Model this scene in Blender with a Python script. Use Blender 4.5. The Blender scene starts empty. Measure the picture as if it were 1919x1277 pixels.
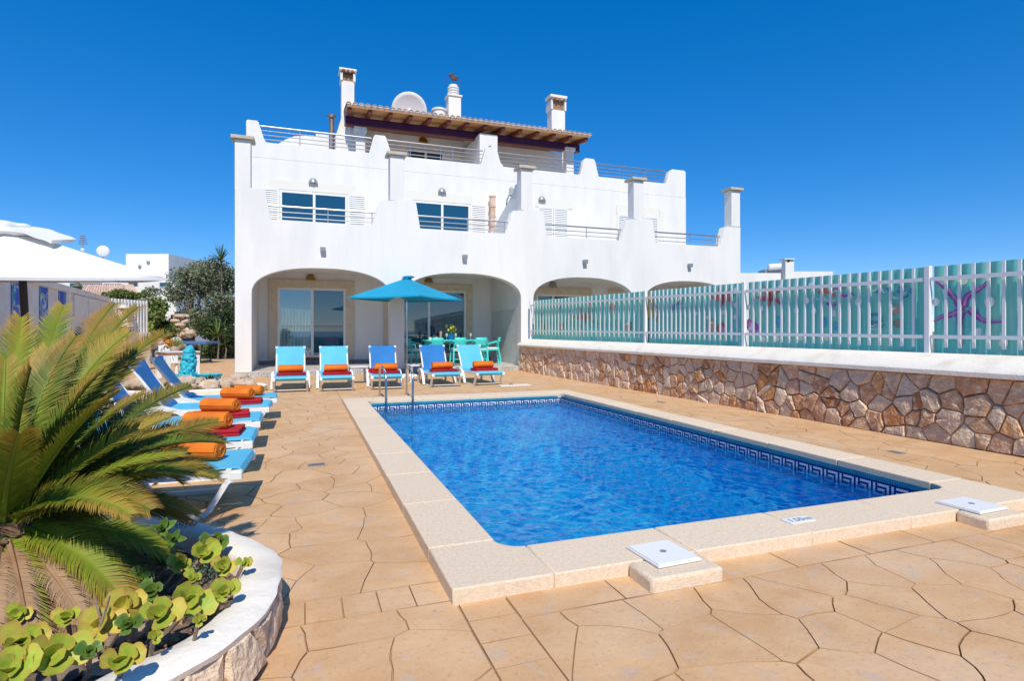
import bpy, bmesh, math, random
import numpy as np
from mathutils import Vector, Matrix, noise
from mathutils.geometry import tessellate_polygon
R = math.radians
random.seed(7)
rng = np.random.default_rng(11)
S = bpy.context.scene
COL = S.collection

# ------------------------------------------------------------------ camera
EYE = 1.45                       # camera height above the patio
FOC, CXP, HYP, YAW = 1076.0, 959.5, 620.0, R(20.0)
cam_d = bpy.data.cameras.new('camera')
cam = bpy.data.objects.new('camera', cam_d); COL.objects.link(cam)
cam.location = (0, 0, EYE); cam.rotation_euler = (R(90), 0, -YAW)
cam_d.sensor_width = 36; cam_d.lens = 36 * FOC / 1919.0
cam_d.shift_x = 0; cam_d.shift_y = -(638.5 - HYP) / 1919.0
cam_d.clip_start = 0.05; cam_d.clip_end = 3000
S.camera = cam

# ------------------------------------------------------------------ daylight
SUN_EL, SUN_AZ = R(48.5), R(9.0)          # light travels +Y, a little to +X
w = bpy.data.worlds.new('World'); S.world = w; w.use_nodes = True
nt = w.node_tree; nt.nodes.clear()
sky = nt.nodes.new('ShaderNodeTexSky'); sky.sky_type = 'NISHITA'; sky.sun_disc = False
sky.sun_elevation = SUN_EL; sky.sun_rotation = R(180) + SUN_AZ
sky.altitude = 3000; sky.air_density = 1.0; sky.dust_density = 0.0; sky.ozone_density = 6.0
hs = nt.nodes.new('ShaderNodeHueSaturation'); hs.inputs['Saturation'].default_value = 1.66; hs.inputs['Value'].default_value = 1.74; hs.inputs['Hue'].default_value = 0.509
bg = nt.nodes.new('ShaderNodeBackground'); bg.inputs['Strength'].default_value = 0.15
out = nt.nodes.new('ShaderNodeOutputWorld')
gm = nt.nodes.new('ShaderNodeGamma'); gm.inputs['Gamma'].default_value = 0.62
nt.links.new(sky.outputs[0], gm.inputs['Color']); nt.links.new(gm.outputs[0], hs.inputs['Color']); nt.links.new(hs.outputs[0], bg.inputs[0]); nt.links.new(bg.outputs[0], out.inputs[0])
sl = bpy.data.lights.new('sun', 'SUN'); sl.energy = 4.0; sl.angle = R(0.53); sl.color = (1.0, 0.93, 0.81)
sun = bpy.data.objects.new('sun', sl); COL.objects.link(sun)
d = Vector((math.sin(SUN_AZ) * math.cos(SUN_EL), math.cos(SUN_AZ) * math.cos(SUN_EL), -math.sin(SUN_EL)))
sun.rotation_euler = d.to_track_quat('-Z', 'Y').to_euler(); sun.location = (-2, -20, 24)
sl.cycles.is_caustics_light = True
S.view_settings.view_transform = 'Standard'; S.view_settings.look = 'None'
S.view_settings.exposure = 0.18; S.view_settings.gamma = 1.0; S.view_settings.use_curve_mapping = False
S.cycles.use_denoising = True
S.cycles.max_bounces = 8; S.cycles.diffuse_bounces = 4; S.cycles.transmission_bounces = 6; S.cycles.transparent_max_bounces = 8
S.cycles.sample_clamp_indirect = 6.0

# ------------------------------------------------------------------ survey helpers (photo pixel + known plane -> metres)
_fw = (math.sin(YAW), math.cos(YAW)); _rt = (math.cos(YAW), -math.sin(YAW))
def ray(x, y):
    u = (x - CXP) / FOC; v = (HYP - y) / FOC
    return (_fw[0] + u * _rt[0], _fw[1] + u * _rt[1], v)
def at_z(x, y, z=0.0):
    r = ray(x, y); t = (z - EYE) / r[2]; return Vector((r[0] * t, r[1] * t, z))
def at_y(x, y, Y):
    r = ray(x, y); t = Y / r[1]; return Vector((r[0] * t, Y, EYE + r[2] * t))
def at_f(x, y, f):
    r = ray(x, y); return Vector((r[0] * f, r[1] * f, EYE + r[2] * f))
def proj(p):
    dd = p[0] * _fw[0] + p[1] * _fw[1]; rr = p[0] * _rt[0] + p[1] * _rt[1]
    if dd < 0.05: return None
    return (CXP + FOC * rr / dd, HYP - FOC * (p[2] - EYE) / dd, dd)

# ------------------------------------------------------------------ materials
def mat(name, col, rough=0.6, col2=None, scale=6.0, detail=4, bump=0.0, bscale=40.0, bdist=0.01, spec=0.4, metal=0.0,
        objvar=0.0, ramp=None, contrast=(0.35, 0.65), transl=0.0, coat=0.0, coord='Object', stretch=None, attr=None, tipcol=None):
    m = bpy.data.materials.new(name); m.use_nodes = True
    n = m.node_tree.nodes; L = m.node_tree.links; n.clear()
    o = n.new('ShaderNodeOutputMaterial'); b = n.new('ShaderNodeBsdfPrincipled')
    b.inputs['Roughness'].default_value = rough; b.inputs['Metallic'].default_value = metal
    b.inputs['Specular IOR Level'].default_value = spec
    if coat: b.inputs['Coat Weight'].default_value = coat; b.inputs['Coat Roughness'].default_value = 0.1
    tc = n.new('ShaderNodeTexCoord'); src = tc.outputs[coord]
    if stretch:
        mp = n.new('ShaderNodeMapping'); mp.inputs['Scale'].default_value = stretch; L.new(src, mp.inputs[0]); src = mp.outputs[0]
    oi = None
    if objvar or ramp: oi = n.new('ShaderNodeObjectInfo')
    colsock = None
    if ramp:
        cr = n.new('ShaderNodeValToRGB'); cr.color_ramp.interpolation = 'LINEAR'
        els = cr.color_ramp.elements
        while len(els) < len(ramp): els.new(0.5)
        for i, c in enumerate(ramp): els[i].position = i / (len(ramp) - 1); els[i].color = (*c, 1)
        L.new(oi.outputs['Random'], cr.inputs[0]); colsock = cr.outputs[0]
    if col2 is not None:
        ns = n.new('ShaderNodeTexNoise'); ns.inputs['Scale'].default_value = scale; ns.inputs['Detail'].default_value = detail
        L.new(src, ns.inputs['Vector'])
        mr = n.new('ShaderNodeMapRange'); mr.inputs[1].default_value = contrast[0]; mr.inputs[2].default_value = contrast[1]
        L.new(ns.outputs[0], mr.inputs[0])
        mx = n.new('ShaderNodeMix'); mx.data_type = 'RGBA'; mx.inputs[6].default_value = (*col, 1); mx.inputs[7].default_value = (*col2, 1)
        L.new(mr.outputs[0], mx.inputs[0])
        if colsock is not None:
            L.new(colsock, mx.inputs[6])
        colsock = mx.outputs[2]
    if attr and tipcol is not None:
        at = n.new('ShaderNodeAttribute'); at.attribute_name = attr
        mx = n.new('ShaderNodeMix'); mx.data_type = 'RGBA'; mx.inputs[6].default_value = (*col, 1); mx.inputs[7].default_value = (*tipcol, 1)
        if colsock is not None: L.new(colsock, mx.inputs[6])
        L.new(at.outputs['Fac'], mx.inputs[0]); colsock = mx.outputs[2]
    if objvar:
        h = n.new('ShaderNodeHueSaturation'); mr = n.new('ShaderNodeMapRange')
        mr.inputs[3].default_value = 1 - objvar; mr.inputs[4].default_value = 1 + objvar
        L.new(oi.outputs['Random'], mr.inputs[0]); L.new(mr.outputs[0], h.inputs['Value'])
        if colsock is not None: L.new(colsock, h.inputs['Color'])
        else: h.inputs['Color'].default_value = (*col, 1)
        colsock = h.outputs[0]
    if colsock is not None: L.new(colsock, b.inputs['Base Color'])
    else: b.inputs['Base Color'].default_value = (*col, 1)
    if bump:
        nb = n.new('ShaderNodeTexNoise'); nb.inputs['Scale'].default_value = bscale; nb.inputs['Detail'].default_value = 5
        L.new(src, nb.inputs['Vector'])
        bp = n.new('ShaderNodeBump'); bp.inputs['Strength'].default_value = bump; bp.inputs['Distance'].default_value = bdist
        L.new(nb.outputs[0], bp.inputs['Height']); L.new(bp.outputs[0], b.inputs['Normal'])
    if transl:
        t = n.new('ShaderNodeBsdfTranslucent'); ms = n.new('ShaderNodeMixShader'); ms.inputs[0].default_value = transl
        if colsock is not None: L.new(colsock, t.inputs[0])
        else: t.inputs[0].default_value = (*col, 1)
        L.new(b.outputs[0], ms.inputs[1]); L.new(t.outputs[0], ms.inputs[2]); L.new(ms.outputs[0], o.inputs[0])
    else: L.new(b.outputs[0], o.inputs[0])
    return m

# ------------------------------------------------------------------ mesh builder
class MB:
    def __init__(s): s.v = []; s.f = []; s.mi = []; s.at = []
    def add(s, verts, faces, mi=0, at=0.0):
        o = len(s.v); s.v.extend([tuple(v) for v in verts]); s.at.extend(at if isinstance(at, (list, tuple)) else [at] * len(verts))
        for f in faces: s.f.append(tuple(o + i for i in f)); s.mi.append(mi)
        return s
    def box(s, x0, x1, y0, y1, z0, z1, mi=0, M=None):
        vs = [Vector((x, y, z)) for z in (z0, z1) for y in (y0, y1) for x in (x0, x1)]
        if M is not None: vs = [M @ v for v in vs]
        return s.add(vs, [(0, 2, 3, 1), (4, 5, 7, 6), (0, 1, 5, 4), (1, 3, 7, 5), (3, 2, 6, 7), (2, 0, 4, 6)], mi)
    def bar(s, a, b, wx, wy, up=(0, 0, 1), mi=0):
        a = Vector(a); b = Vector(b); z = (b - a).normalized(); x = Vector(up).cross(z)
        if x.length < 1e-4: x = Vector((1, 0, 0)).cross(z)
        if x.length < 1e-4: x = Vector((0, 1, 0)).cross(z)
        x.normalize(); y = z.cross(x)
        vs = [p + x * sx * wx / 2 + y * sy * wy / 2 for p in (a, b) for sx, sy in ((-1, -1), (1, -1), (1, 1), (-1, 1))]
        return s.add(vs, [(3, 2, 1, 0), (4, 5, 6, 7), (0, 1, 5, 4), (1, 2, 6, 5), (2, 3, 7, 6), (3, 0, 4, 7)], mi)
    def tube(s, pts, r, n=8, mi=0, caps=True):
        pts = [Vector(p) for p in pts]; rs = r if isinstance(r, (list, tuple)) else [r] * len(pts)
        vs = []; fs = []; px = None
        for i, p in enumerate(pts):
            t = (pts[min(i + 1, len(pts) - 1)] - pts[max(i - 1, 0)]).normalized()
            if px is None:
                px = Vector((0, 0, 1)).cross(t)
                if px.length < 1e-3: px = Vector((1, 0, 0))
            px = (px - t * px.dot(t)).normalized(); py = t.cross(px)
            for k in range(n):
                a = 2 * math.pi * k / n; vs.append(p + (px * math.cos(a) + py * math.sin(a)) * rs[i])
        for i in range(len(pts) - 1):
            for k in range(n): fs.append((i * n + k, i * n + (k + 1) % n, (i + 1) * n + (k + 1) % n, (i + 1) * n + k))
        if caps: fs.append(tuple(range(n - 1, -1, -1))); fs.append(tuple((len(pts) - 1) * n + k for k in range(n)))
        return s.add(vs, fs, mi)
    def ribbon(s, pts, w, th, side=(1, 0, 0), mi=0):      # flat band of width w (along side) and thickness th
        pts = [Vector(p) for p in pts]; sd = Vector(side).normalized(); vs = []; fs = []
        for i, p in enumerate(pts):
            t = (pts[min(i + 1, len(pts) - 1)] - pts[max(i - 1, 0)]).normalized(); nn = t.cross(sd).normalized()
            for a, b in ((-1, -1), (1, -1), (1, 1), (-1, 1)): vs.append(p + sd * a * w / 2 + nn * b * th / 2)
        for i in range(len(pts) - 1):
            for k in range(4): fs.append((i * 4 + k, i * 4 + (k + 1) % 4, i * 4 + 4 + (k + 1) % 4, i * 4 + 4 + k))
        e = (len(pts) - 1) * 4
        fs += [(3, 2, 1, 0), (e, e + 1, e + 2, e + 3)]
        return s.add(vs, fs, mi)
    def lathe(s, prof, n=16, c=(0, 0, 0), mi=0, sx=1.0, sy=1.0):
        vs = []; fs = []
        for r, z in prof:
            for k in range(n):
                a = 2 * math.pi * k / n; vs.append((c[0] + r * math.cos(a) * sx, c[1] + r * math.sin(a) * sy, c[2] + z))
        for i in range(len(prof) - 1):
            for k in range(n): fs.append((i * n + k, i * n + (k + 1) % n, (i + 1) * n + (k + 1) % n, (i + 1) * n + k))
        fs.append(tuple(range(n - 1, -1, -1))); fs.append(tuple((len(prof) - 1) * n + k for k in range(n)))
        return s.add(vs, fs, mi)
    def prism(s, poly, a0, a1, axis='y', mi=0):           # poly in (x,z) extruded along y, or (x,y) along z, or (y,z) along x
        f = {'y': lambda p, a: (p[0], a, p[1]), 'z': lambda p, a: (p[0], p[1], a), 'x': lambda p, a: (a, p[0], p[1])}[axis]
        n = len(poly); vs = [f(p, a0) for p in poly] + [f(p, a1) for p in poly]
        tri = tessellate_polygon([[Vector((p[0], p[1], 0)) for p in poly]])
        fs = [tuple(t) for t in tri] + [tuple(n + i for i in reversed(t)) for t in tri]
        fs += [(i, (i + 1) % n, n + (i + 1) % n, n + i) for i in range(n)]
        return s.add(vs, fs, mi)
    def blob(s, c, r, seed=0, nu=10, nv=7, jit=0.2, mi=0, sc=(1, 1, 1)):
        vs = [(c[0], c[1], c[2] - r * sc[2])]; fs = []
        for j in range(1, nv):
            th = math.pi * j / nv - math.pi / 2
            for i in range(nu):
                a = 2 * math.pi * i / nu; q = Vector((math.cos(th) * math.cos(a), math.cos(th) * math.sin(a), math.sin(th)))
                k = r * (1 + jit * noise.noise(q * 1.7 + Vector((seed * 3.1, seed * 1.7, seed))))
                vs.append((c[0] + q.x * k * sc[0], c[1] + q.y * k * sc[1], c[2] + q.z * k * sc[2]))
        vs.append((c[0], c[1], c[2] + r * sc[2]))
        for i in range(nu):
            fs.append((0, 1 + (i + 1) % nu, 1 + i)); t = 1 + (nv - 2) * nu; fs.append((len(vs) - 1, t + i, t + (i + 1) % nu))
            for j in range(nv - 2): a = 1 + j * nu; fs.append((a + i, a + (i + 1) % nu, a + nu + (i + 1) % nu, a + nu + i))
        return s.add(vs, fs, mi)
    def mesh(s, name, mats, smooth=False, angle=35, recalc=True, attr=None):
        me = bpy.data.meshes.new(name); me.from_pydata(s.v, [], s.f)
        for m in (mats if isinstance(mats, (list, tuple)) else [mats]): me.materials.append(m)
        me.polygons.foreach_set('material_index', s.mi)
        if recalc:
            bm = bmesh.new(); bm.from_mesh(me); bmesh.ops.recalc_face_normals(bm, faces=bm.faces); bm.to_mesh(me); bm.free()
        if smooth:
            me.polygons.foreach_set('use_smooth', [True] * len(me.polygons))
            if angle: me.set_sharp_from_angle(angle=R(angle))
        if attr:
            a = me.attributes.new(attr, 'FLOAT', 'POINT'); a.data.foreach_set('value', s.at)
        me.update(); return me
    def build(s, name, mats, parent=None, smooth=False, angle=35, recalc=True, attr=None, local=False):
        return put(name, s.mesh(name, mats, smooth, angle, recalc, attr), parent, local)

def wpos(o):
    v = Vector((0, 0, 0))
    while o is not None: v = v + o.location; o = o.parent
    return v
def put(name, me, parent=None, local=False):
    """link a mesh; its vertices are world metres unless local"""
    o = bpy.data.objects.new(name, me); COL.objects.link(o)
    if parent is not None:
        o.parent = parent
        if not local: o.location = -wpos(parent)
    return o
def tag(o, label=None, cat=None, group=None, kind=None):
    if label: o['label'] = label
    if cat: o['category'] = cat
    if group: o['group'] = group
    if kind: o['kind'] = kind
    return o
def thing(name, label, cat, loc=(0, 0, 0), rz=0.0, group=None):
    o = bpy.data.objects.new(name, None); COL.objects.link(o); o.location = loc; o.rotation_euler = (0, 0, rz)
    o.empty_display_size = 0.2
    return tag(o, label, cat, group)
def piece(name, me, parent, loc=(0, 0, 0), rot=(0, 0, 0), sc=(1, 1, 1)):
    o = bpy.data.objects.new(name, me); COL.objects.link(o); o.parent = parent
    o.location = loc; o.rotation_euler = rot; o.scale = sc; return o
def copy_tree(o, parent=None):
    c = o.copy(); COL.objects.link(c)
    if parent is not None: c.parent = parent
    for ch in list(o.children): copy_tree(ch, c)
    return c
def bevel(o, wd=0.01, seg=2):
    b = o.modifiers.new('bevel', 'BEVEL'); b.width = wd; b.segments = seg; b.limit_method = 'ANGLE'; b.angle_limit = R(40); return o

# ------------------------------------------------------------------ polygons: Voronoi cells
def clip(poly, px, py, nx, ny):
    out = []; n = len(poly)
    for i in range(n):
        a = poly[i]; b = poly[(i + 1) % n]
        da = (a[0] - px) * nx + (a[1] - py) * ny; db = (b[0] - px) * nx + (b[1] - py) * ny
        if da <= 0: out.append(a)
        if (da < 0 < db) or (db < 0 < da):
            t = da / (da - db); out.append((a[0] + (b[0] - a[0]) * t, a[1] + (b[1] - a[1]) * t))
    return out
def voronoi(x0, x1, y0, y1, cell, jit=0.42, rnd=random):
    nx = max(1, round((x1 - x0) / cell)); ny = max(1, round((y1 - y0) / cell)); cw = (x1 - x0) / nx; ch = (y1 - y0) / ny
    g = {}
    for i in range(nx):
        for j in range(ny):
            g[i, j] = (x0 + (i + 0.5 + (0.25 if j % 2 else -0.25) + rnd.uniform(-jit, jit)) * cw, y0 + (j + 0.5 + rnd.uniform(-jit, jit)) * ch)
    res = []
    for (i, j), p in g.items():
        poly = [(max(x0, p[0] - 2.2 * cw), max(y0, p[1] - 2.2 * ch)), (min(x1, p[0] + 2.2 * cw), max(y0, p[1] - 2.2 * ch)),
                (min(x1, p[0] + 2.2 * cw), min(y1, p[1] + 2.2 * ch)), (max(x0, p[0] - 2.2 * cw), min(y1, p[1] + 2.2 * ch))]
        for di in (-2, -1, 0, 1, 2):
            for dj in (-2, -1, 0, 1, 2):
                q = g.get((i + di, j + dj))
                if q is None or (di == 0 and dj == 0): continue
                mx, my = (p[0] + q[0]) / 2, (p[1] + q[1]) / 2
                poly = clip(poly, mx, my, q[0] - p[0], q[1] - p[1])
                if len(poly) < 3: break
            if len(poly) < 3: break
        if len(poly) >= 3: res.append(poly)
    return res
def area(poly): return 0.5 * sum(poly[i][0] * poly[(i + 1) % len(poly)][1] - poly[(i + 1) % len(poly)][0] * poly[i][1] for i in range(len(poly)))
def centroid(poly):
    return (sum(p[0] for p in poly) / len(poly), sum(p[1] for p in poly) / len(poly))
def inset(poly, g):
    n = len(poly); out = poly
    if area(poly) < 0: poly = poly[::-1]; out = poly
    for i in range(n):
        a = poly[i]; b = poly[(i + 1) % n]; ex, ey = b[0] - a[0], b[1] - a[1]; l = math.hypot(ex, ey)
        if l < 1e-6: continue
        nx, ny = ey / l, -ex / l
        out = clip(out, a[0] - nx * g, a[1] - ny * g, nx, ny)
        if len(out) < 3: return []
    return out
# ================================================================== shared materials
m_plaster = mat('white_plaster', (0.80, 0.785, 0.755), 0.8, (0.68, 0.67, 0.65), 1.1, detail=9, bump=0.45, bscale=9, bdist=0.012, contrast=(0.42, 0.85), stretch=(1.6, 1.6, 0.35))
m_plaster2 = mat('white_render_soft', (0.85, 0.79, 0.69), 0.85, (0.66, 0.59, 0.49), 3.2, detail=10, bump=0.6, bscale=30, bdist=0.008, contrast=(0.50, 0.82))
m_white = mat('white_paint', (0.80, 0.80, 0.80), 0.35)
m_plastic = mat('white_plastic', (0.78, 0.78, 0.77), 0.4)
m_stone = mat('sandstone_trim', (0.70, 0.59, 0.45), 0.8, (0.62, 0.51, 0.38), 4, bump=0.2)
m_cream = mat('cream_trim', (0.76, 0.735, 0.665), 0.8)
m_steel = mat('stainless_steel', (0.62, 0.62, 0.63), 0.18, metal=1.0)
m_rail = mat('brushed_rail', (0.50, 0.50, 0.52), 0.35, metal=0.9)
m_glass = mat('window_glass', (0.008, 0.055, 0.10), 0.02, spec=1.0); m_glass.node_tree.nodes['Principled BSDF'].inputs['IOR'].default_value = 1.65
m_glass2 = bpy.data.materials.new('clear_pane'); m_glass2.use_nodes = True; n_ = m_glass2.node_tree.nodes; n_.clear()
_o, _t, _g, _m = n_.new('ShaderNodeOutputMaterial'), n_.new('ShaderNodeBsdfTransparent'), n_.new('ShaderNodeBsdfGlossy'), n_.new('ShaderNodeMixShader')
_t.inputs[0].default_value = (.72, .86, .92, 1); _g.inputs['Roughness'].default_value = .02; _m.inputs[0].default_value = .2
for a_, b_ in ((_t.outputs[0], _m.inputs[1]), (_g.outputs[0], _m.inputs[2]), (_m.outputs[0], _o.inputs[0])): m_glass2.node_tree.links.new(a_, b_)
m_grey = mat('grey_metal', (0.30, 0.30, 0.31), 0.45, metal=0.3)
m_dark = mat('dark_metal', (0.035, 0.033, 0.035), 0.5)
m_brass = mat('old_brass', (0.42, 0.24, 0.07), 0.35, metal=0.9)
m_terra = mat('terracotta', (0.62, 0.36, 0.24), 0.8, (0.72, 0.56, 0.45), 3, bump=0.3, objvar=0.18)

# ================================================================== ground far around
g = MB()
X0, X1, Y0, Y1 = -9.0, 7.9, -9.0, 33.0
BIG = 900
for (a, b, c, dd) in ((-BIG, BIG, -BIG, Y0), (-BIG, BIG, Y1, BIG), (-BIG, X0, Y0, Y1), (X1, BIG, Y0, Y1)):
    g.add([(a, c, -0.03), (b, c, -0.03), (b, dd, -0.03), (a, dd, -0.03)], [(0, 1, 2, 3)])
m_soil_far = mat('dry_ground', (0.30, 0.24, 0.16), 0.95, (0.16, 0.17, 0.08), 0.15, contrast=(0.4, 0.6))
m_sea = mat('sea_water', (0.01, 0.07, 0.16), 0.15, bump=.4, bscale=.8, bdist=.2)
tag(MB().add([(-BIG, -BIG, -0.02), (BIG, -BIG, -0.02), (BIG, -25, -0.02), (-BIG, -25, -0.02)], [(0, 1, 2, 3)]).build('sea', m_sea), kind='structure', label='blue sea beyond the terrace')  # unseen plane, added so the door and window panes mirror blue
tag(g.build('ground', m_soil_far), kind='structure', label='dry earth around the walled terrace')

# ================================================================== patio of stamped stone
PX0, PX1, PY0, PY1 = 1.17, 5.30, 3.40, 11.45         # water opening at the coping's inner edge
OX0, OX1, OY0, OY1 = 0.74, 5.72, 2.95, 12.02         # coping outer edge
p = MB()
for (a, b, c, dd) in ((X0, OX0 + .1, Y0, Y1), (OX1 - .1, X1, Y0, Y1), (OX0 + .1, OX1 - .1, Y0, OY0 + .1), (OX0 + .1, OX1 - .1, OY1 - .1, Y1)):
    p.add([(a, c, -0.010), (b, c, -0.010), (b, dd, -0.010), (a, dd, -0.010)], [(0, 1, 2, 3)])
m_joint = mat('paving_joint', (0.30, 0.17, 0.08), 0.9, (0.50, 0.31, 0.16), 2.3)
m_joint_side = mat('joint_grime', (0.31, 0.17, 0.08), 0.95, (0.52, 0.32, 0.165), 2.0, contrast=(.38, .58))  # darker brown for the paver side faces, so joints read dark
m_paver = mat('stamped_paving', (0.67, 0.425, 0.225), 0.62, (0.57, 0.33, 0.155), 2.4, detail=8, bump=0.5, bscale=11, bdist=0.012, objvar=0.045, spec=0.3, contrast=(0.36, 0.68))
def stains(m):
    """worn pale bloom and rusty patches over the tan stamped concrete"""
    n = m.node_tree.nodes; L = m.node_tree.links; b = next(x for x in n if x.type == 'BSDF_PRINCIPLED')
    src = b.inputs['Base Color'].links[0].from_socket
    geo = n.new('ShaderNodeNewGeometry')
    for sc, lo, hi, c, k in ((0.9, 0.52, 0.70, (0.70, 0.51, 0.34), 0.6), (2.7, 0.60, 0.76, (0.50, 0.24, 0.09), 0.45), (6.0, 0.56, 0.72, (0.52, 0.42, 0.35), 0.55), (26.0, 0.58, 0.74, (0.44, 0.25, 0.12), 0.5), (95.0, 0.56, 0.70, (0.70, 0.52, 0.34), 0.45), (60.0, 0.60, 0.72, (0.36, 0.21, 0.11), 0.5)):
        ns = n.new('ShaderNodeTexNoise'); ns.inputs['Scale'].default_value = sc; ns.inputs['Detail'].default_value = 6; ns.inputs['Distortion'].default_value = 0.6
        L.new(geo.outputs['Position'], ns.inputs['Vector'])
        mr = n.new('ShaderNodeMapRange'); mr.inputs[1].default_value = lo; mr.inputs[2].default_value = hi; mr.inputs[4].default_value = k
        L.new(ns.outputs[0], mr.inputs[0])
        mx = n.new('ShaderNodeMix'); mx.data_type = 'RGBA'; mx.inputs[7].default_value = (*c, 1)
        L.new(mr.outputs[0], mx.inputs[0]); L.new(src, mx.inputs[6]); src = mx.outputs[2]
    L.new(src, b.inputs['Base Color'])
stains(m_paver)
patio = tag(p.build('patio', m_joint), kind='structure', label='terrace of tan stamped stone around the pool')

def chaikin(poly, q=0.09):
    o = []
    for i in range(len(poly)):
        a = poly[i]; b = poly[(i + 1) % len(poly)]
        if math.hypot(b[0] - a[0], b[1] - a[1]) < 0.03: o.append(((a[0] + b[0]) / 2, (a[1] + b[1]) / 2)); continue
        o.append((a[0] + (b[0] - a[0]) * q, a[1] + (b[1] - a[1]) * q)); o.append((a[0] + (b[0] - a[0]) * (1 - q), a[1] + (b[1] - a[1]) * (1 - q)))
    return o
pav = []
def warp(poly, zx0, zx1, zy0, zy1):
    o = []; n = len(poly)
    for i in range(n):
        a = poly[i]; c = poly[(i + 1) % n]; L = math.hypot(c[0] - a[0], c[1] - a[1]); m = max(1, round(L / .085))
        for k in range(m): o.append((a[0] + (c[0] - a[0]) * k / m, a[1] + (c[1] - a[1]) * k / m))
    r = []
    for x, y in o:
        e = max(0, min(1, min(x - zx0, zx1 - x, y - zy0, zy1 - y) / .14)); v = Vector((x * 3.1, y * 3.1, 0)); u = Vector((x * 8, y * 8, 9))
        r.append((x + e * (.055 * noise.noise(v) + .012 * noise.noise(u)), y + e * (.055 * noise.noise(v + Vector((31, 7, 3))) + .012 * noise.noise(u + Vector((5, 17, 3))))))
    return r
def zone(x0, x1, y0, y1, cell, kind='v'):
    if kind == 'v':
        for c in voronoi(x0, x1, y0, y1, cell): pav.append((warp(c, x0, x1, y0, y1), True))
    else:
        nx = max(1, round((x1 - x0) / kind[0])); ny = max(1, round((y1 - y0) / kind[1]))
        for i in range(nx):
            for j in range(ny):
                a, b = x0 + (x1 - x0) * i / nx, x0 + (x1 - x0) * (i + 1) / nx; c, dd = y0 + (y1 - y0) * j / ny, y0 + (y1 - y0) * (j + 1) / ny
                pav.append(([(a, c), (b, c), (b, dd), (a, dd)], False))
zone(-8.9, 0.75, 3.265, 32, 0.39)
zone(-6.0, 0.765, 0.2, 3.005, 0.37)
zone(-2.4, 0.75, 3.005, 3.262, 0, (0.19, 0.3))
zone(0.77, 1.03, 0.2, 2.97, 0, (0.3, 0.21))
zone(1.035, 7.7, 0.2, 2.70, 0.36)
zone(1.035, 7.7, 2.705, 2.98, 0, (0.62, 0.3))
zone(5.70, 7.7, 2.985, 12.0, 0.38)
zone(0.755, 7.7, 12.0, 19.6, 0.40)
cand = []
for poly, rnd in pav:
    cx, cy = centroid(poly); q = proj((cx, cy, 0))
    if q is None or not (-260 < q[0] < 2180 and q[1] < 1420): continue
    if -1.98 < cx < 17 and cy > 19.7: continue
    gp_ = random.uniform(0.0006, 0.0028)
    if rnd: cm = max(math.hypot(x - cx, y - cy) for x, y in poly); pp = [(cx + (x - cx) * (1 - gp_ / cm * 1.4), cy + (y - cy) * (1 - gp_ / cm * 1.4)) for x, y in poly]
    else: pp = inset(poly, gp_)
    if len(pp) < 3 or abs(area(pp)) < 0.002: continue
    if area(pp) < 0: pp = pp[::-1]
    cand.append((abs(area(pp)) * (EYE / q[2]) / q[2] ** 2 * (1 if -20 < q[0] < 1940 and q[1] < 1300 else 0.01), pp))
cand.sort(key=lambda t: -t[0])
def paver(mb, pp, dz):
    n = len(pp); cx, cy = centroid(pp); big = max(math.hypot(x - cx, y - cy) for x, y in pp); k = 1 - 0.004 / max(big, 0.05)
    vs = [(x, y, -0.012) for x, y in pp] + [(cx + (x - cx) * k, cy + (y - cy) * k, dz) for x, y in pp]
    mb.add(vs, [tuple(range(n, 2 * n))], 0); o_ = len(mb.v) - 2 * n
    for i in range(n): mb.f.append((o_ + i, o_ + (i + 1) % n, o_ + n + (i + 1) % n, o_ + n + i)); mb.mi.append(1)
for k, (sc, pp) in enumerate(cand[:296]):
    b = MB(); paver(b, pp, random.uniform(-0.0012, 0.0012)); b.build('paving_stone', [m_paver, m_joint_side], patio, recalc=False)
b = MB()
for sc, pp in cand[296:]: paver(b, pp, random.uniform(-0.0012, 0.0012))
tag(b.build('distant_paving', [m_paver, m_joint_side], patio, recalc=False), kind='stuff')

# ================================================================== pool
m_tile = mat('blue_pool_tile', (0.0, 0.31, 0.76), 0.3, (0.06, 0.80, 0.98), 5.5, detail=9, contrast=(0.40, 0.62))  # mixed blue mosaic; cyan mottling painted in for the water's light streaks
WX0, WX1, WY0, WY1 = 1.19, 5.28, 3.42, 11.43; ZF = -1.55
b = MB()
b.add([(WX0, WY0, ZF), (WX1, WY0, ZF), (WX1, WY1, ZF), (WX0, WY1, ZF)], [(0, 1, 2, 3)])
zt = 0.03
b.add([(WX0, WY0, zt), (WX1, WY0, zt), (WX1, WY1, zt), (WX0, WY1, zt), (WX0, WY0, ZF), (WX1, WY0, ZF), (WX1, WY1, ZF), (WX0, WY1, ZF)],
      [(0, 1, 5, 4), (1, 2, 6, 5), (2, 3, 7, 6), (3, 0, 4, 7)])
basin = b.build('swimming_pool', m_tile, recalc=False); tag(basin, kind='structure', label='blue tiled rectangular swimming pool basin')
basin.cycles.is_caustics_receiver = True
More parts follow.
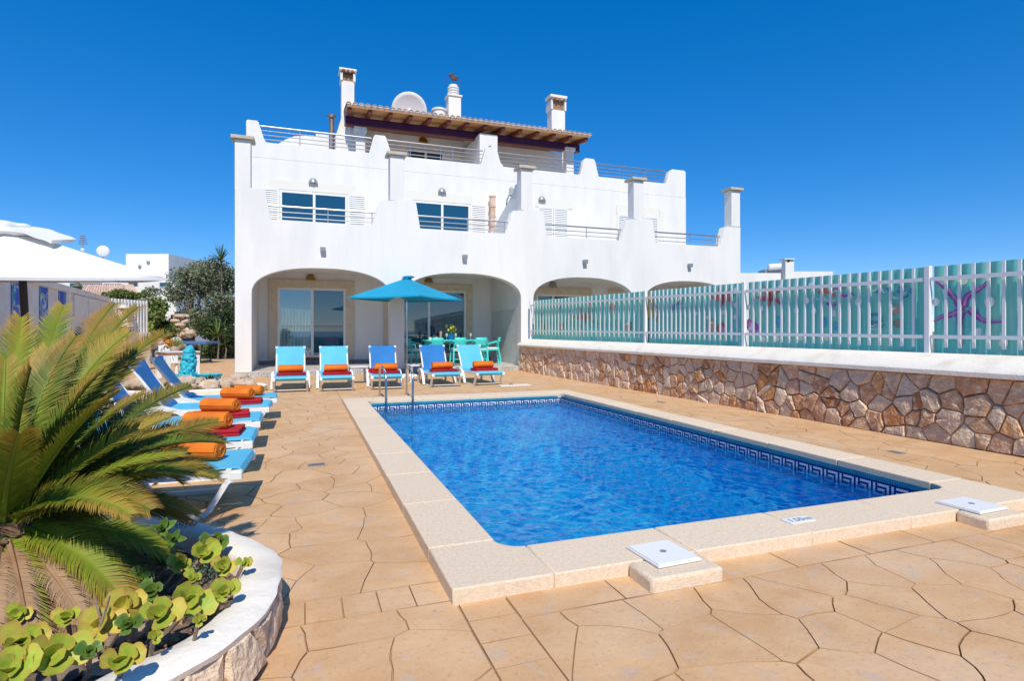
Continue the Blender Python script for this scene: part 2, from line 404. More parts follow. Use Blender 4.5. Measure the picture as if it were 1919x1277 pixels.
# mosaic band: each tile a small proud square; Greek key in white on navy under a turquoise strip
m_mw = mat('mosaic_white', (0.78, 0.77, 0.80), 0.2); m_mn = mat('mosaic_navy', (0.012, 0.02, 0.16), 0.2); m_mt = mat('mosaic_turquoise', (0.03, 0.22, 0.32), 0.2)
KEY = ["........", "W.WWWWW.", "W.....W.", "W.WWW.W.", "W...W.W.", "WWWWW.W.", "......W.", "......W."]
b = MB(); T = 0.0235
def band(p0, p1, nrm):
    p0 = Vector(p0); p1 = Vector(p1); L = (p1 - p0).length; u = (p1 - p0) / L; n = int(L / T); nn = Vector(nrm) * 0.003
    for i in range(n):
        for j in range(11):
            z1 = 0.028 - j * T; z0 = z1 - T * 0.9
            if j < 2: mi = 2
            elif j < 10: mi = 0 if KEY[j - 2][i % 8] == 'W' else 1
            else: mi = 1
            a = p0 + u * (i * T) + nn; c = p0 + u * (i * T + T * 0.9) + nn
            b.add([(a.x, a.y, z0), (c.x, c.y, z0), (c.x, c.y, z1), (a.x, a.y, z1)], [(0, 1, 2, 3)], mi)
band((WX0, WY1), (WX1, WY1), (0, -1)) if False else None
band((WX0, WY1, 0), (WX1, WY1, 0), (0, -1, 0)); band((WX1, WY1, 0), (WX1, WY0, 0), (-1, 0, 0)); band((WX0, WY0, 0), (WX0, WY1, 0), (1, 0, 0))
o = b.build('mosaic_tile', [m_mw, m_mn, m_mt], basin, recalc=False); tag(o, kind='stuff'); o.cycles.is_caustics_receiver = True
# water: a rippled sheet
ZW = -0.10
nx, ny = 300, 560
gx = np.linspace(WX0 - .005, WX1 + .005, nx); gy = np.linspace(WY0 - .005, WY1 + .005, ny)
GX, GY = np.meshgrid(gx, gy)
H = np.zeros_like(GX)
for lam, amp, cnt in ((0.55, 0.0050, 8), (0.25, 0.0060, 14), (0.14, 0.0054, 22), (0.08, 0.0026, 24)):
    for _ in range(cnt):
        th = rng.uniform(0, 2 * np.pi) if lam < .5 else rng.normal(1.2, 0.8); k = 2 * np.pi / (lam * rng.uniform(0.75, 1.3)); ph = rng.uniform(0, 6.28)
        H += amp * rng.uniform(0.5, 1) * np.sin(k * (GX * np.cos(th) + GY * np.sin(th)) + ph) / math.sqrt(cnt) * 1.6
env = 0.75 + 0.35 * np.sin(GX * 1.1 + 0.6) * np.sin(GY * 0.8 + 1.0)
vs = np.stack([GX, GY, ZW + H * env], -1).reshape(-1, 3)
idx = np.arange(nx * ny).reshape(ny, nx)
fs = np.stack([idx[:-1, :-1], idx[:-1, 1:], idx[1:, 1:], idx[1:, :-1]], -1).reshape(-1, 4)
me = bpy.data.meshes.new('pool_water'); me.from_pydata(vs.tolist(), [], fs.tolist()); me.polygons.foreach_set('use_smooth', [True] * len(me.polygons))
mw = bpy.data.materials.new('clear_water'); mw.use_nodes = True
n = mw.node_tree.nodes; n.clear(); oo = n.new('ShaderNodeOutputMaterial'); gl = n.new('ShaderNodeBsdfGlass')
gl.inputs['IOR'].default_value = 1.33; gl.inputs['Roughness'].default_value = 0.0; gl.inputs['Color'].default_value = (0.80, 0.95, 1.0, 1)
tr_ = n.new('ShaderNodeBsdfTransparent'); tr_.inputs[0].default_value = (0.80, 0.95, 1.0, 1); mxs = n.new('ShaderNodeMixShader'); mxs.inputs[0].default_value = 0.58
mw.node_tree.links.new(tr_.outputs[0], mxs.inputs[1]); mw.node_tree.links.new(gl.outputs[0], mxs.inputs[2]); mw.node_tree.links.new(mxs.outputs[0], oo.inputs[0])
me.materials.append(mw)
water = put('pool_water', me); tag(water, kind='structure', label='rippled clear blue pool water'); water.cycles.is_caustics_caster = True

# coping stones
m_cope = mat('pale_coping_stone', (0.79, 0.655, 0.49), 0.85, (0.66, 0.50, 0.34), 48.0, detail=8, bump=0.9, bscale=120, bdist=0.006, objvar=0.03, contrast=(0.35, 0.8))
coping = thing('pool_coping', 'pale stone coping round the pool edge', None, (0, 0, 0)); coping['kind'] = 'structure'
CZ0, CZ1 = -0.03, 0.085
def cope(poly):
    b = MB().prism(poly, CZ0 if False else -0.02, CZ1 + random.uniform(-0.002, 0.002), 'z'); o = b.build('coping_stone', m_cope, coping, smooth=True, angle=30); bevel(o, 0.011, 3)
def rect(a, b_, c, dd): return [(a, c), (b_, c), (b_, dd), (a, dd)]
def run(a0, a1, n, f):
    for i in range(n): cope(f(a0 + (a1 - a0) * i / n + 0.0006, a0 + (a1 - a0) * (i + 1) / n - 0.0006))
FI = 0.16
def fillet(cx, cy, sx, sy):     # concave inside corner arc from (cx+sx*FI, cy) to (cx, cy+sy*FI)
    return [(cx + sx * FI * (1 - math.sin(t)), cy + sy * FI * (1 - math.cos(t))) for t in [math.pi / 2 * k / 6 for k in range(7)]]
run(PY0 + FI, PY1 - FI, 8, lambda a, c: rect(OX0, PX0, a, c))
run(PY0 + FI, PY1 - FI, 8, lambda a, c: rect(PX1, OX1, a, c))
run(PX0 + FI, PX1 - FI, 4, lambda a, c: rect(a, c, OY0, PY0))
run(PX0 + FI, PX1 - FI, 4, lambda a, c: rect(a, c, PY1, OY1))
for cx, ox, sx in ((PX0, OX0, 1), (PX1, OX1, -1)):
    for cy, oy, sy in ((PY0, OY0, 1), (PY1, OY1, -1)):
        arc = [(cx + sx * FI, cy)] + [(cx + sx * FI * (1 - math.sin(t)), cy + sy * FI * (1 - math.cos(t))) for t in [math.pi / 2 * k / 6 for k in range(1, 6)]] + [(cx, cy + sy * FI)]
        cope([(ox, oy), (cx + sx * FI, oy)] + arc + [(ox, cy + sy * FI)])
# two blocks for the skimmers on the near side
for bx0, bx1, by0 in ((1.80, 2.29, 2.70), (4.66, 5.12, 2.72)):
    b = MB().prism(rect(bx0, bx1, by0, OY0 - 0.003), -0.02, CZ1 - 0.004, 'z'); o = b.build('coping_stone', m_cope, coping, smooth=True, angle=30); bevel(o, 0.022, 3)
# skimmer lids
def lid(x, y, sx, sy, label):
    t = thing('skimmer_lid', label, 'pool lid', (x, y, CZ1 + 0.002), R(2), 'white skimmer lids on the near coping')
    o = MB().box(-sx, sx, -sy, sy, 0, 0.010).build('frame', m_plastic, t, local=True)
    o = MB().box(-sx * .94, sx * .94, -sy * .94, sy * .94, 0.0102, 0.018).build('plate', m_white, t, local=True); bevel(o, 0.003, 2)
    b = MB(); b.lathe([(0.02, 0.0182), (0.02, 0.0215), (0.006, 0.0215)], 12); b.build('pull_knob', m_grey, t, local=True)
lid(2.06, 2.97, 0.155, 0.165, 'square white skimmer lid on the stone block nearest the pool corner by the planter')
lid(4.88, 2.97, 0.175, 0.155, 'square white skimmer lid on the far right stone block beside the depth marker')
# depth marker
t = thing('depth_marker', 'small white depth tile with grey lettering set in the near coping', 'depth marker', (3.34, 3.17, CZ1 + 0.002), R(0))
MB().box(-0.115, 0.115, -0.05, 0.05, 0, 0.006).build('tile', m_white, t, local=True)
m_print = mat('blue_grey_print', (0.16, 0.22, 0.30), 0.6)
for ci, (ch_, cx_) in enumerate((('1', -.072), ('.', -.045), ('5', -.016), ('0', .026), ('m', .082))):
    fc = bpy.data.curves.new('lettering', 'FONT'); fc.body = ch_; fc.size = 0.078; fc.align_x = 'CENTER'; fc.align_y = 'BOTTOM_BASELINE'; fc.extrude = 0.0008
    ft = bpy.data.objects.new('text', fc); COL.objects.link(ft); bpy.context.view_layer.update(); lm = bpy.data.meshes.new_from_object(ft); bpy.data.objects.remove(ft); lm.materials.clear(); lm.materials.append(m_print); piece('character', lm, t, (cx_, -.027, 0.0075))
# drains
def drain(x, y, rz, label):
    t = thing('floor_drain', label, 'drain', (x, y, 0.0), rz, 'floor drains in the paving')
    f = MB(); f.box(-.09, .09, -.055, -.043, 0, .006); f.box(-.09, .09, .043, .055, 0, .006); f.box(-.09, -.078, -.043, .043, 0, .006); f.box(.078, .09, -.043, .043, 0, .006)
    f.build('frame', m_grey, t, local=True)
    MB().box(-.078, .078, -.043, .043, 0, .003).build('pan', m_dark, t, local=True)
    for i in range(9): piece('bar', drain_bar, t, (-.064 + i * .016, 0, .0032))
drain_bar = MB().box(-.003, .003, -.042, .042, 0, .0025).mesh('bar', m_grey)
drain(0.136, 6.54, R(3), 'small dark floor drain in the paving beside the left loungers')
drain(6.62, 4.85, R(90), 'dark floor drain in the paving near the right edge, below the stone wall')
drain(6.80, 9.85, R(92), 'dark floor drain midway along the stone wall, far side of the pool')
# white valve plate behind the pool
t = thing('valve_cover', 'flat white cover plate with small grey valve on the far paving by lounger', 'cover plate', (5.25, 14.25, 0.0))
MB().box(-.42, .42, -.16, .16, 0, 0.015).build('plate', m_plastic, t, local=True)
MB().lathe([(.05, .016), (.05, .05), (.03, .07)], 12, (-.08, .02, 0)).build('valve', m_grey, t, local=True, smooth=True)

# pool ladder
t = thing('pool_ladder', 'stainless steel pool ladder with two arched handrails', 'pool ladder', (1.9, 11.9, 0))
for a, c in ((at_z(711.6, 739.5, .03), at_z(720, 752, .05)), (at_z(762, 737, .03), at_z(774, 753, .05))):
    y0 = a.y; y1 = WY1 - 0.10; x = a.x; x2 = c.x
    pts = [(x, y0, 0.0), (x, y0, .50)] + [(x + (x2 - x) * (1 - math.cos(q)) / 2, y0 + (y1 - y0) * (1 - math.cos(q)) / 2 - .0, .50 + .19 * math.sin(q)) for q in [math.pi * k / 8 for k in range(1, 8)]] + [(x2, y1, .46), (x2, y1, 0.0), (x2, y1 + .02, -1.1)]
    MB().tube(pts, 0.024, 12).build('handrail', m_steel, t, smooth=True)
    MB().lathe([(.055, 0.001), (.055, .012), (.03, .02)], 14, (x, y0, 0)).build('foot_flange', m_steel, t, smooth=True)
for z in (-.35, -.62, -.89): MB().box(at_z(720, 752, .05).x + .02, at_z(774, 753, .05).x - .02, WY1 - .16, WY1 - .07, z, z + .03).build('step', m_steel, t)

# ================================================================== stone wall along the right
WTH = -math.atan2(1, 0.0243)
wall = thing('stone_wall', 'low rubble stone wall with white rendered coping along right side', 'garden wall', (7.395, 19.58, 0), WTH)
m_mortar = mat('wall_mortar', (0.32, 0.22, 0.15), 0.95, (0.44, 0.32, 0.23), 5, bump=0.5)
MB().box(0, 19.4, 0.035, 0.62, -0.02, 0.88).build('mortar_core', m_mortar, wall, local=True)
m_rub = mat('rubble_stone', (.5, .4, .3), 0.85, (0.82, 0.66, 0.46), 11, detail=12, bump=1.0, bscale=24, bdist=0.035, contrast=(0.48, 0.70),
            ramp=[(.66, .42, .24), (.60, .52, .43), (.60, .24, .07), (.80, .66, .48), (.70, .46, .34), (.44, .18, .07), (.78, .60, .42), (.64, .28, .08), (.62, .50, .40), (.52, .21, .07), (.76, .54, .38), (.58, .46, .36)])
m_rub2 = mat('pale_rubble_stone', (.5, .4, .3), 0.85, (0.80, 0.66, 0.54), 10, detail=12, bump=0.9, bscale=30, bdist=0.02, contrast=(0.42, 0.66),
             ramp=[(.74, .51, .34), (.70, .46, .30), (.78, .57, .41), (.66, .36, .19), (.76, .54, .37), (.72, .51, .36)])
rr = random.Random(5)
def rubble(poly, cx, cz, depth, rnd):
    pp = []
    for i in range(len(poly)):
        a = poly[i]; c = poly[(i + 1) % len(poly)]; L = math.hypot(c[0] - a[0], c[1] - a[1])
        if L < .02: continue
        pp.append(a)
        if L > .1: pp.append(((a[0] + c[0]) / 2 + rnd.uniform(-.008, .008), (a[1] + c[1]) / 2 + rnd.uniform(-.008, .008)))
    pp = chaikin(pp, 0.12) if len(pp) < 6 else pp
    n = len(pp); vs = []
    for k, dp in ((1.0, -.05), (0.985, .45), (0.90, .90), (0.55, 1.0)):
        for (x, z) in pp:
            j = rnd.uniform(.74, 1.18) if dp > .3 else 1
            vs.append((cx + (x - cx) * k, -dp * depth * j + .035, cz + (z - cz) * k))
    vs.append((cx + rnd.uniform(-.02, .02), .035 - depth * rnd.uniform(.95, 1.12), cz))
    fs = []
    for r in range(3):
        for i in range(n): fs.append((r * n + i, r * n + (i + 1) % n, (r + 1) * n + (i + 1) % n, (r + 1) * n + i))
    fs += [(3 * n + i, 3 * n + (i + 1) % n, 4 * n) for i in range(n)]
    return vs, fs
rs = []
for x0, x1, cs in ((0, 6.6, .205), (6.6, 11.4, .228), (11.4, 19.2, .250)):
    rs += voronoi(x0, x1, -0.01, 0.875, cs, 0.50, rr)
far_stones = MB()
for poly in rs:
    pp = inset(poly, rr.uniform(.002, .007))
    if len(pp) < 3 or abs(area(pp)) < .004: continue
    cx, cz = centroid(pp); vs, fs = rubble(pp, cx, cz, rr.uniform(.03, .07), rr)
    if cx > 15.9: far_stones.add(vs, fs); continue
    b = MB(); b.add(vs, fs)
    pale = cx < 6.9 + rr.uniform(-.5, .5) and rr.random() > .1
    o = b.build('stone', m_rub2 if pale else m_rub, wall, smooth=True, angle=28, local=True)
tag(far_stones.build('nearest_stones', m_rub, wall, smooth=True, angle=28, local=True), kind='stuff')
capo = MB().prism([(-.075, .878), (-.075, .94), (-.055, .965), (.27, 1.145), (.72, 1.145), (.72, .878)], -0.03, 19.4, 'x').build('coping', m_plaster2, wall, smooth=True, angle=30, local=True); bevel(capo, .012, 2)
# ---------------- picket fence on the wall
fence = thing('picket_fence', 'white metal picket fence with painted turquoise sea-life screens on the stone wall', 'fence', (7.395, 19.58, 0), WTH)
xa = Vector((math.cos(WTH), math.sin(WTH))); ya = Vector((-math.sin(WTH), math.cos(WTH)))
def on_fence(px, py, off=.36):
    r = ray(px, py); o0 = Vector((7.395, 19.58)) + ya * off
    t = o0.dot(ya) / (r[0] * ya.x + r[1] * ya.y); q = Vector((r[0] * t, r[1] * t)) - o0
    return q.dot(xa), EYE + r[2] * t
S0 = on_fence(995, 600)[0]; S1 = on_fence(1919, 600)[0]
def lin(s, a, c): return a + (c - a) * (s - S0) / (S1 - S0)
ztop = lambda s: lin(s, 2.53, 2.315); zr1 = lambda s: lin(s, 2.36, 2.14); zr0 = lambda s: lin(s, 1.445, 1.36); zb = lambda s: lin(s, 1.20, 1.145); zpk = lambda s: lin(s, 1.30, 1.215)
posts = [S0, on_fence(1210, 600)[0], on_fence(1395, 600)[0], on_fence(1740, 600)[0]]; posts.append(posts[-1] + 3.45)
mpk = MB().box(-.018, .018, -.009, .009, 0, 1).mesh('picket', m_white)
m_screen = mat('turquoise_screen', (0.30, 0.72, 0.57), 0.35, (0.17, 0.64, 0.56), 1.3, transl=0.28, stretch=(3, 1, .5), contrast=(.35, .65))
for k, s in enumerate(posts):
    o = MB().box(s - .035, s + .035, .32, .39, zb(s) - .06, ztop(s) + .01).build('post', m_white, fence, local=True); bevel(o, .004, 2)
for k in range(4):
    a, c = posts[k] + .047, posts[k + 1] - .047
    for fz, hh in ((zr1, .026), (zr0, .024)):
        MB().add([(a, .325, fz(a) - hh), (c, .325, fz(c) - hh), (c, .325, fz(c) + hh), (a, .325, fz(a) + hh), (a, .352, fz(a) - hh), (c, .352, fz(c) - hh), (c, .352, fz(c) + hh), (a, .352, fz(a) + hh)],
                 [(0, 1, 2, 3), (7, 6, 5, 4), (0, 4, 5, 1), (3, 2, 6, 7), (0, 3, 7, 4), (1, 5, 6, 2)]).build('rail', m_white, fence, local=True)
    npk = 28 if k == 0 else 19
    for i in range(1, npk + 1):
        s = a + (c - a) * i / (npk + 1)
        piece('picket', mpk, fence, (s, .375, zpk(s)), (0, 0, 0), (1, 1, ztop(s) - zpk(s)))
        o = None
    n = (npk + 1) * 8; vs = []
    for i in range(n + 1):
        s = posts[k] + .02 + (posts[k + 1] - posts[k] - .04) * i / n; y = .435 + .012 * math.cos(2 * math.pi * i / 8) + .004 * math.sin(i * .37)
        vs += [(s, y, zb(s) - .04), (s, y, ztop(s) + .005)]
    MB().add(vs, [(2 * i, 2 * i + 2, 2 * i + 3, 2 * i + 1) for i in range(n)]).build('screen_panel', m_screen, fence, smooth=True, angle=80, local=True)
# painted sea life on the screens (thin raised paint)
pc = {k: mat('paint_' + k, c, .5) for k, c in dict(white=(.72, .80, .78), purple=(.34, .10, .46), pink=(.62, .26, .48), red=(.45, .14, .13), salmon=(.50, .36, .28), yellow=(.48, .48, .14), blue=(.08, .30, .45), sky=(.10, .46, .60), brown=(.28, .28, .18), olive=(.26, .38, .20)).items()}
def disc(s, z, rx, rz, m, name, y=.421, n=14):
    MB().add([(s + rx * math.cos(2 * math.pi * i / n), y + dy, z + rz * math.sin(2 * math.pi * i / n)) for dy in (0, .004) for i in range(n)],
             [tuple(range(n)), tuple(range(2 * n - 1, n - 1, -1))] + [(i, (i + 1) % n, n + (i + 1) % n, n + i) for i in range(n)]).build(name, m, fence, local=True)
def stroke(mb, pts, w0, w1, mi=0, y=.4205):
    n = len(pts); vs = []
    for i, (s, z) in enumerate(pts):
        a = pts[max(i - 1, 0)]; c = pts[min(i + 1, n - 1)]; tx, tz = c[0] - a[0], c[1] - a[1]; l = math.hypot(tx, tz) or 1; w = (w0 + (w1 - w0) * i / (n - 1)) / 2
        vs += [(s - tz / l * w, y, z + tx / l * w), (s + tz / l * w, y, z - tx / l * w)]
    vs += [(x, yy + .004, z) for x, yy, z in vs]; m = 2 * n
    fs = [(2 * i, 2 * i + 2, 2 * i + 3, 2 * i + 1) for i in range(n - 1)] + [(m + 2 * i + 1, m + 2 * i + 3, m + 2 * i + 2, m + 2 * i) for i in range(n - 1)]
    fs += [(2 * i, m + 2 * i, m + 2 * i + 2, 2 * i + 2) for i in range(n - 1)] + [(2 * i + 1, 2 * i + 3, m + 2 * i + 3, m + 2 * i + 1) for i in range(n - 1)]
    mb.add(vs, fs, mi)
def curve(pxs):
    P = [on_fence(x, y, .42) for x, y in pxs]; o = []
    for i in range(len(P) - 1):
        p0 = P[max(i - 1, 0)]; p1 = P[i]; p2 = P[i + 1]; p3 = P[min(i + 2, len(P) - 1)]
        for k in range(5):
            t = k / 5; o.append(tuple(.5 * (2 * p1[j] + (p2[j] - p0[j]) * t + (2 * p0[j] - 5 * p1[j] + 4 * p2[j] - p3[j]) * t * t + (3 * p1[j] - p0[j] - 3 * p2[j] + p3[j]) * t ** 3) for j in (0, 1)))
    o.append(P[-1]); return o
b = MB()
for arm in ([(1803, 580), (1785, 555), (1768, 538), (1755, 528)], [(1806, 575), (1812, 556), (1830, 545), (1848, 532), (1852, 522)], [(1815, 580), (1832, 594), (1848, 603), (1878, 603)], [(1803, 584), (1798, 600), (1799, 620), (1802, 645)], [(1800, 583), (1780, 591), (1764, 594), (1750, 603)]):
    c = curve(arm); stroke(b, c, .10, .025); stroke(b, [(s + .010, z + .010) for s, z in c], .035, .010, 1, .416)
b.build('painted_starfish', [pc['purple'], pc['pink'], pc['white']], fence, local=True)
for ctr, col, rad in (((1442, 557), 'red', 13), ((1095, 594), 'salmon', 12), ((1355, 557), 'red', 12)):
    b = MB()
    for k in range(5):
        a = k * 1.257 + .4; c = curve([ctr, (ctr[0] + math.cos(a) * rad, ctr[1] + math.sin(a) * rad * .9), (ctr[0] + math.cos(a + .25) * rad * 1.9, ctr[1] + math.sin(a + .25) * rad * 1.7)]); stroke(b, c, .16, .03)
    b.build('painted_starfish', pc[col], fence, local=True)
for x, y, r_ in ((1754, 566, .05), (1854, 566, .06), (1834, 623, .05), (1805, 526, .05), (1608, 566, .055), (1512, 564, .05), (1525, 583, .05), (1492, 582, .05), (1562, 588, .05), (1519, 535, .045), (1460, 540, .04), (1428, 578, .04), (1378, 544, .05), (1378, 572, .05), (1377, 594, .045), (1403, 576, .05), (1424, 582, .045), (1355, 586, .045), (1325, 595, .04), (1305, 588, .04), (1276, 597, .04), (1275, 575, .035), (1430, 636, .05), (1456, 634, .05), (1500, 634, .04), (1880, 643, .05), (1548, 633, .045)):
    s, z = on_fence(x, y, .42); disc(s, z, r_, r_ * 1.12, pc['white'], 'painted_bubble')
for x, y, rx, rz, c in ((1458, 603, .07, .10, 'sky'), (1545, 605, .06, .08, 'sky'), (1566, 612, .07, .07, 'sky'), (1683, 606, .07, .07, 'brown'), (1678, 580, .10, .07, 'salmon'), (1018, 615, .12, .12, 'yellow'), (1052, 612, .13, .13, 'salmon'), (1105, 570, .14, .12, 'salmon'), (1148, 575, .14, .16, 'salmon'), (1178, 612, .14, .14, 'salmon'), (1218, 575, .22, .30, 'yellow'), (1228, 590, .10, .24, 'olive'), (1332, 610, .11, .14, 'salmon'), (1352, 616, .13, .13, 'red'), (1405, 610, .10, .12, 'pink'), (1416, 615, .10, .10, 'purple'), (1262, 575, .12, .10, 'blue'), (1272, 565, .10, .10, 'blue'), (1016, 590, .06, .09, 'blue'), (1050, 575, .06, .09, 'blue')):
    s, z = on_fence(x, y, .42)
    b = MB()
    for q in range(3 if rx > .09 else 1):
        n = 11; ox, oz = (random.uniform(-.5, .5) * rx, random.uniform(-.5, .5) * rz) if q else (0, 0); k = 1 if q == 0 else .6
        vs = [(s + ox + rx * k * (1 + .25 * random.uniform(-1, 1)) * math.cos(2 * math.pi * i / n), .4215 - q * .002, z + oz + rz * k * (1 + .25 * random.uniform(-1, 1)) * math.sin(2 * math.pi * i / n)) for i in range(n)]
        vs += [(x_, y_ + .003, z_) for x_, y_, z_ in vs]
        b.add(vs, [tuple(range(n))] + [(i, (i + 1) % n, n + (i + 1) % n, n + i) for i in range(n)], 0 if q != 1 else 1)
    b.build('painted_coral', [pc[c], pc['pink' if c in ('red', 'purple') else 'brown' if c == 'yellow' else 'white']], fence, local=True)
for cx, cy, col in ((1640, 545, 'blue'), (1678, 548, 'blue'), (1640, 605, 'blue'), (1562, 556, 'purple'), (1540, 550, 'red')):
    b = MB()
    for q in range(5):
        pts = [(cx + random.uniform(-14, 14), cy + random.uniform(-14, 14))]
        for _ in range(3): pts.append((pts[-1][0] + random.uniform(2, 12), pts[-1][1] + random.uniform(-8, 8)))
        stroke(b, curve(pts), .05 if q < 3 else .014, .02 if q < 3 else .01, 0 if q < 3 else 1, .42 - q * .001)
    b.build('painted_seaweed', [pc[col], pc['white']], fence, local=True)
# ================================================================== the villa
XL, XR, YF, YB = -1.98, 17.46, 19.60, 23.30
CC = [-1.76, 2.985, 7.72, 12.46, 17.22]
villa = thing('white_villa', 'white terraced three storey villa with arched porch, parapets and tiled top roof', 'villa', ((XL + XR) / 2, YF, 0))
def house(name, b, m, smooth=False, bv=0, parent=None, **k):
    o = b.build(name, m, parent or villa, smooth=smooth, **k)
    if bv: bevel(o, bv, 2)
    return o
m_marble = mat('porch_marble', (0.62, 0.58, 0.54), 0.4, (0.52, 0.47, 0.43), 2)
house('porch_floor', MB().box(XL + .004, XR - .004, YF - .03, YB, 0.0, 0.168), m_marble, bv=.008)
m_rt = mat('riser_tile', (0.52, 0.50, 0.47), 0.4, (0.26, 0.27, 0.28), 16, objvar=.15, contrast=(.45, .6))
mt = MB().box(-.0775, .0775, -.006, 0, 0, .148).mesh('riser_tile', m_rt)
for i in range(62):
    x = XL + .085 + i * .158
    if x < 7.3: piece('riser_tile', mt, villa, Vector((x, YF - .031, .003)) - wpos(villa))
# --- arcade wall with stepped parapet
def arch(a, c):
    m_, hw = (a + c) / 2, (c - a) / 2; pts = []
    for k in range(25):
        t = math.pi * k / 24; cx = math.cos(t); sz = math.sin(t)
        pts.append((m_ - hw * math.copysign(abs(cx) ** .86, cx), 2.62 + .855 * abs(sz) ** .86))
    return pts
out_ = [(XL, .168), (XL, 5.9)]
for k in range(4):
    c, c2 = CC[k], CC[k + 1]
    out_ += [(c + .62, 5.9), (c + .645, 5.885), (c + .79, 4.985), (c + .81, 4.965), (c2 - .84, 4.965), (c2 - .82, 4.985), (c2 - .56, 5.80), (c2 - .535, 5.82), (c2 - .25, 5.84)]
    if k < 3: out_ += [(c2 + .25, 5.9)]
out_ += [(XR, 5.84), (XR, .168)]
for k in (3, 2, 1, 0):
    a = CC[k] + .255; c = CC[k + 1] - .235
    ar = arch(a, c); out_ += [(c, .168)] + ar[::-1] + [(a, .168)]
house('arcade_wall', MB().prism(out_, YF, YF + .36), m_plaster, smooth=True, angle=40, bv=.018)
m_capst = mat('limestone_cap', (0.55, 0.50, 0.42), 0.85, (0.46, 0.39, 0.31), 5, bump=.3)
for c in CC:
    pl = house('pillar', MB().box(c - .225, c + .225, YF + .002, YF + .44, 5.86, 7.39), m_plaster, bv=.012)
    house('cap', MB().box(c - .33, c + .33, YF - .10, YF + .54, 7.395, 7.50), m_capst, bv=.012, parent=pl)
# --- body
house('side_wall', MB().box(XL + .004, -1.55, YF + .362, YB - .002, .168, 3.62), m_plaster)
house('side_wall', MB().box(XR - .42, XR - .004, YF + .362, YB - .002, .168, 3.62), m_plaster)
house('party_wall', MB().box(7.50, 7.93, YF + .362, YB - .002, .168, 3.62), m_plaster)
house('porch_ceiling', MB().box(XL + .006, XR - .006, YF + .361, YB - .001, 3.62, 4.10), m_plaster)
house('rear_wall', MB().box(XL, XR, YB, 31, 0, 7.90), m_plaster)
# low coloured half wall panel inside the second arch
house('wainscot', MB().box(7.488, 7.499, YF + .37, YB - .2, .30, 2.25), mat('wainscot_plaster', (.66, .66, .63), .8, (.58, .58, .56), 5, bump=.3))
house('skirting', MB().box(-1.549, 7.487, YB - .02, YB - .002, .169, .32), mat('skirting_tile', (.30, .28, .27), .4, (.2, .19, .19), 9))
# --- upper parapet with merlons
def X(px_, Y): return at_y(px_, 300, Y).x
Yp = YB
low = 8.50
def zt(px_, py): return at_y(px_, py, Yp).z
up = [(XL + .002, 7.90), (XL + .002, 9.22), (XL + .05, 9.27), (X(482, Yp), 9.27), (X(485, Yp), 9.20), (X(495, Yp), 8.60), (X(499, Yp), low)]
up += [(X(692, Yp), low), (X(701, Yp), 9.20), (X(704, Yp), 9.25), (X(721, Yp), 9.25), (X(724, Yp), 9.18), (X(731, Yp), 8.72), (X(736, Yp), low)]
up += [(X(902, Yp), low), (X(911, Yp), 9.22), (X(914, Yp), 9.28), (X(929, Yp), 9.28), (X(932, Yp), 9.18), (X(938, Yp), 8.68), (X(944, Yp), low)]
up += [(X(1088, Yp), low), (X(1095, Yp), 9.22), (X(1098, Yp), 9.28), (X(1113, Yp), 9.28), (X(1116, Yp), 9.16), (X(1122, Yp), low)]
up += [(X(1249, Yp), low), (X(1255, Yp), 9.08), (X(1260, Yp), 9.22), (XR - .08, 9.22), (XR - .002, 9.14), (XR - .002, 7.90)]
house('upper_parapet', MB().prism(up, Yp + .001, Yp + .30), m_plaster, smooth=True, angle=40, bv=.018)
for xs in ((XL + .002, XL + .28), (XR - .28, XR - .002)):
    house('upper_parapet', MB().box(xs[0], xs[1], Yp + .302, 30.9, 7.90, low), m_plaster)
# terrace side parapets above porch
house('terrace_wall', MB().box(XL + .003, XL + .26, YF + .362, YB - .002, 4.101, 4.97), m_plaster)
house('terrace_wall', MB().box(XR - .26, XR - .003, YF + .362, YB - .002, 4.101, 4.97), m_plaster)
# --- sloped dividing wall on the first terrace
house('dividing_wall', MB().prism([(YF + .362, 4.101), (YB - .002, 4.101), (YB - .002, 5.75), (YB - .6, 5.85), (YF + .95, 6.72), (YF + .75, 6.95), (YF + .362, 6.95)], 7.52, 7.90, 'x'), m_plaster, bv=.02)
# --- railings
def railing(x0, x1, Y, zs, zb_, posts_, slope=None):
    r = MB().tube([(x0, Y, zs[0]), (x1, Y, zs[0])], .030, 8)
    f = house('railing', r, m_rail, smooth=True)
    for z in zs[1:]: house('rail', MB().tube([(x0, Y, z), (x1, Y, z)], .017, 6), m_rail, smooth=True, parent=f)
    for x in posts_: house('post', MB().tube([(x, Y, zb_), (x, Y, zs[0])], .017, 6), m_rail, smooth=True, parent=f)
for k in range(4):
    a, c = CC[k] + .70, CC[k + 1] - .66
    railing(a, c, YF + .18, (5.43, 5.25, 5.09), 4.96, (a + (c - a) * .54, c - .14))
    # return rail at right-hand side of each notch
zs = (9.13, 8.97, 8.81, 8.65)
for a, c, pp_ in ((488, 697, (562, 620)), (727, 907, (770, 827, 850)), (936, 1092, (985, 1043)), (1118, 1252, (1164, 1212))):
    railing(X(a, Yp), X(c, Yp), Yp + .15, zs, low - .01, [X(q, Yp) for q in pp_])
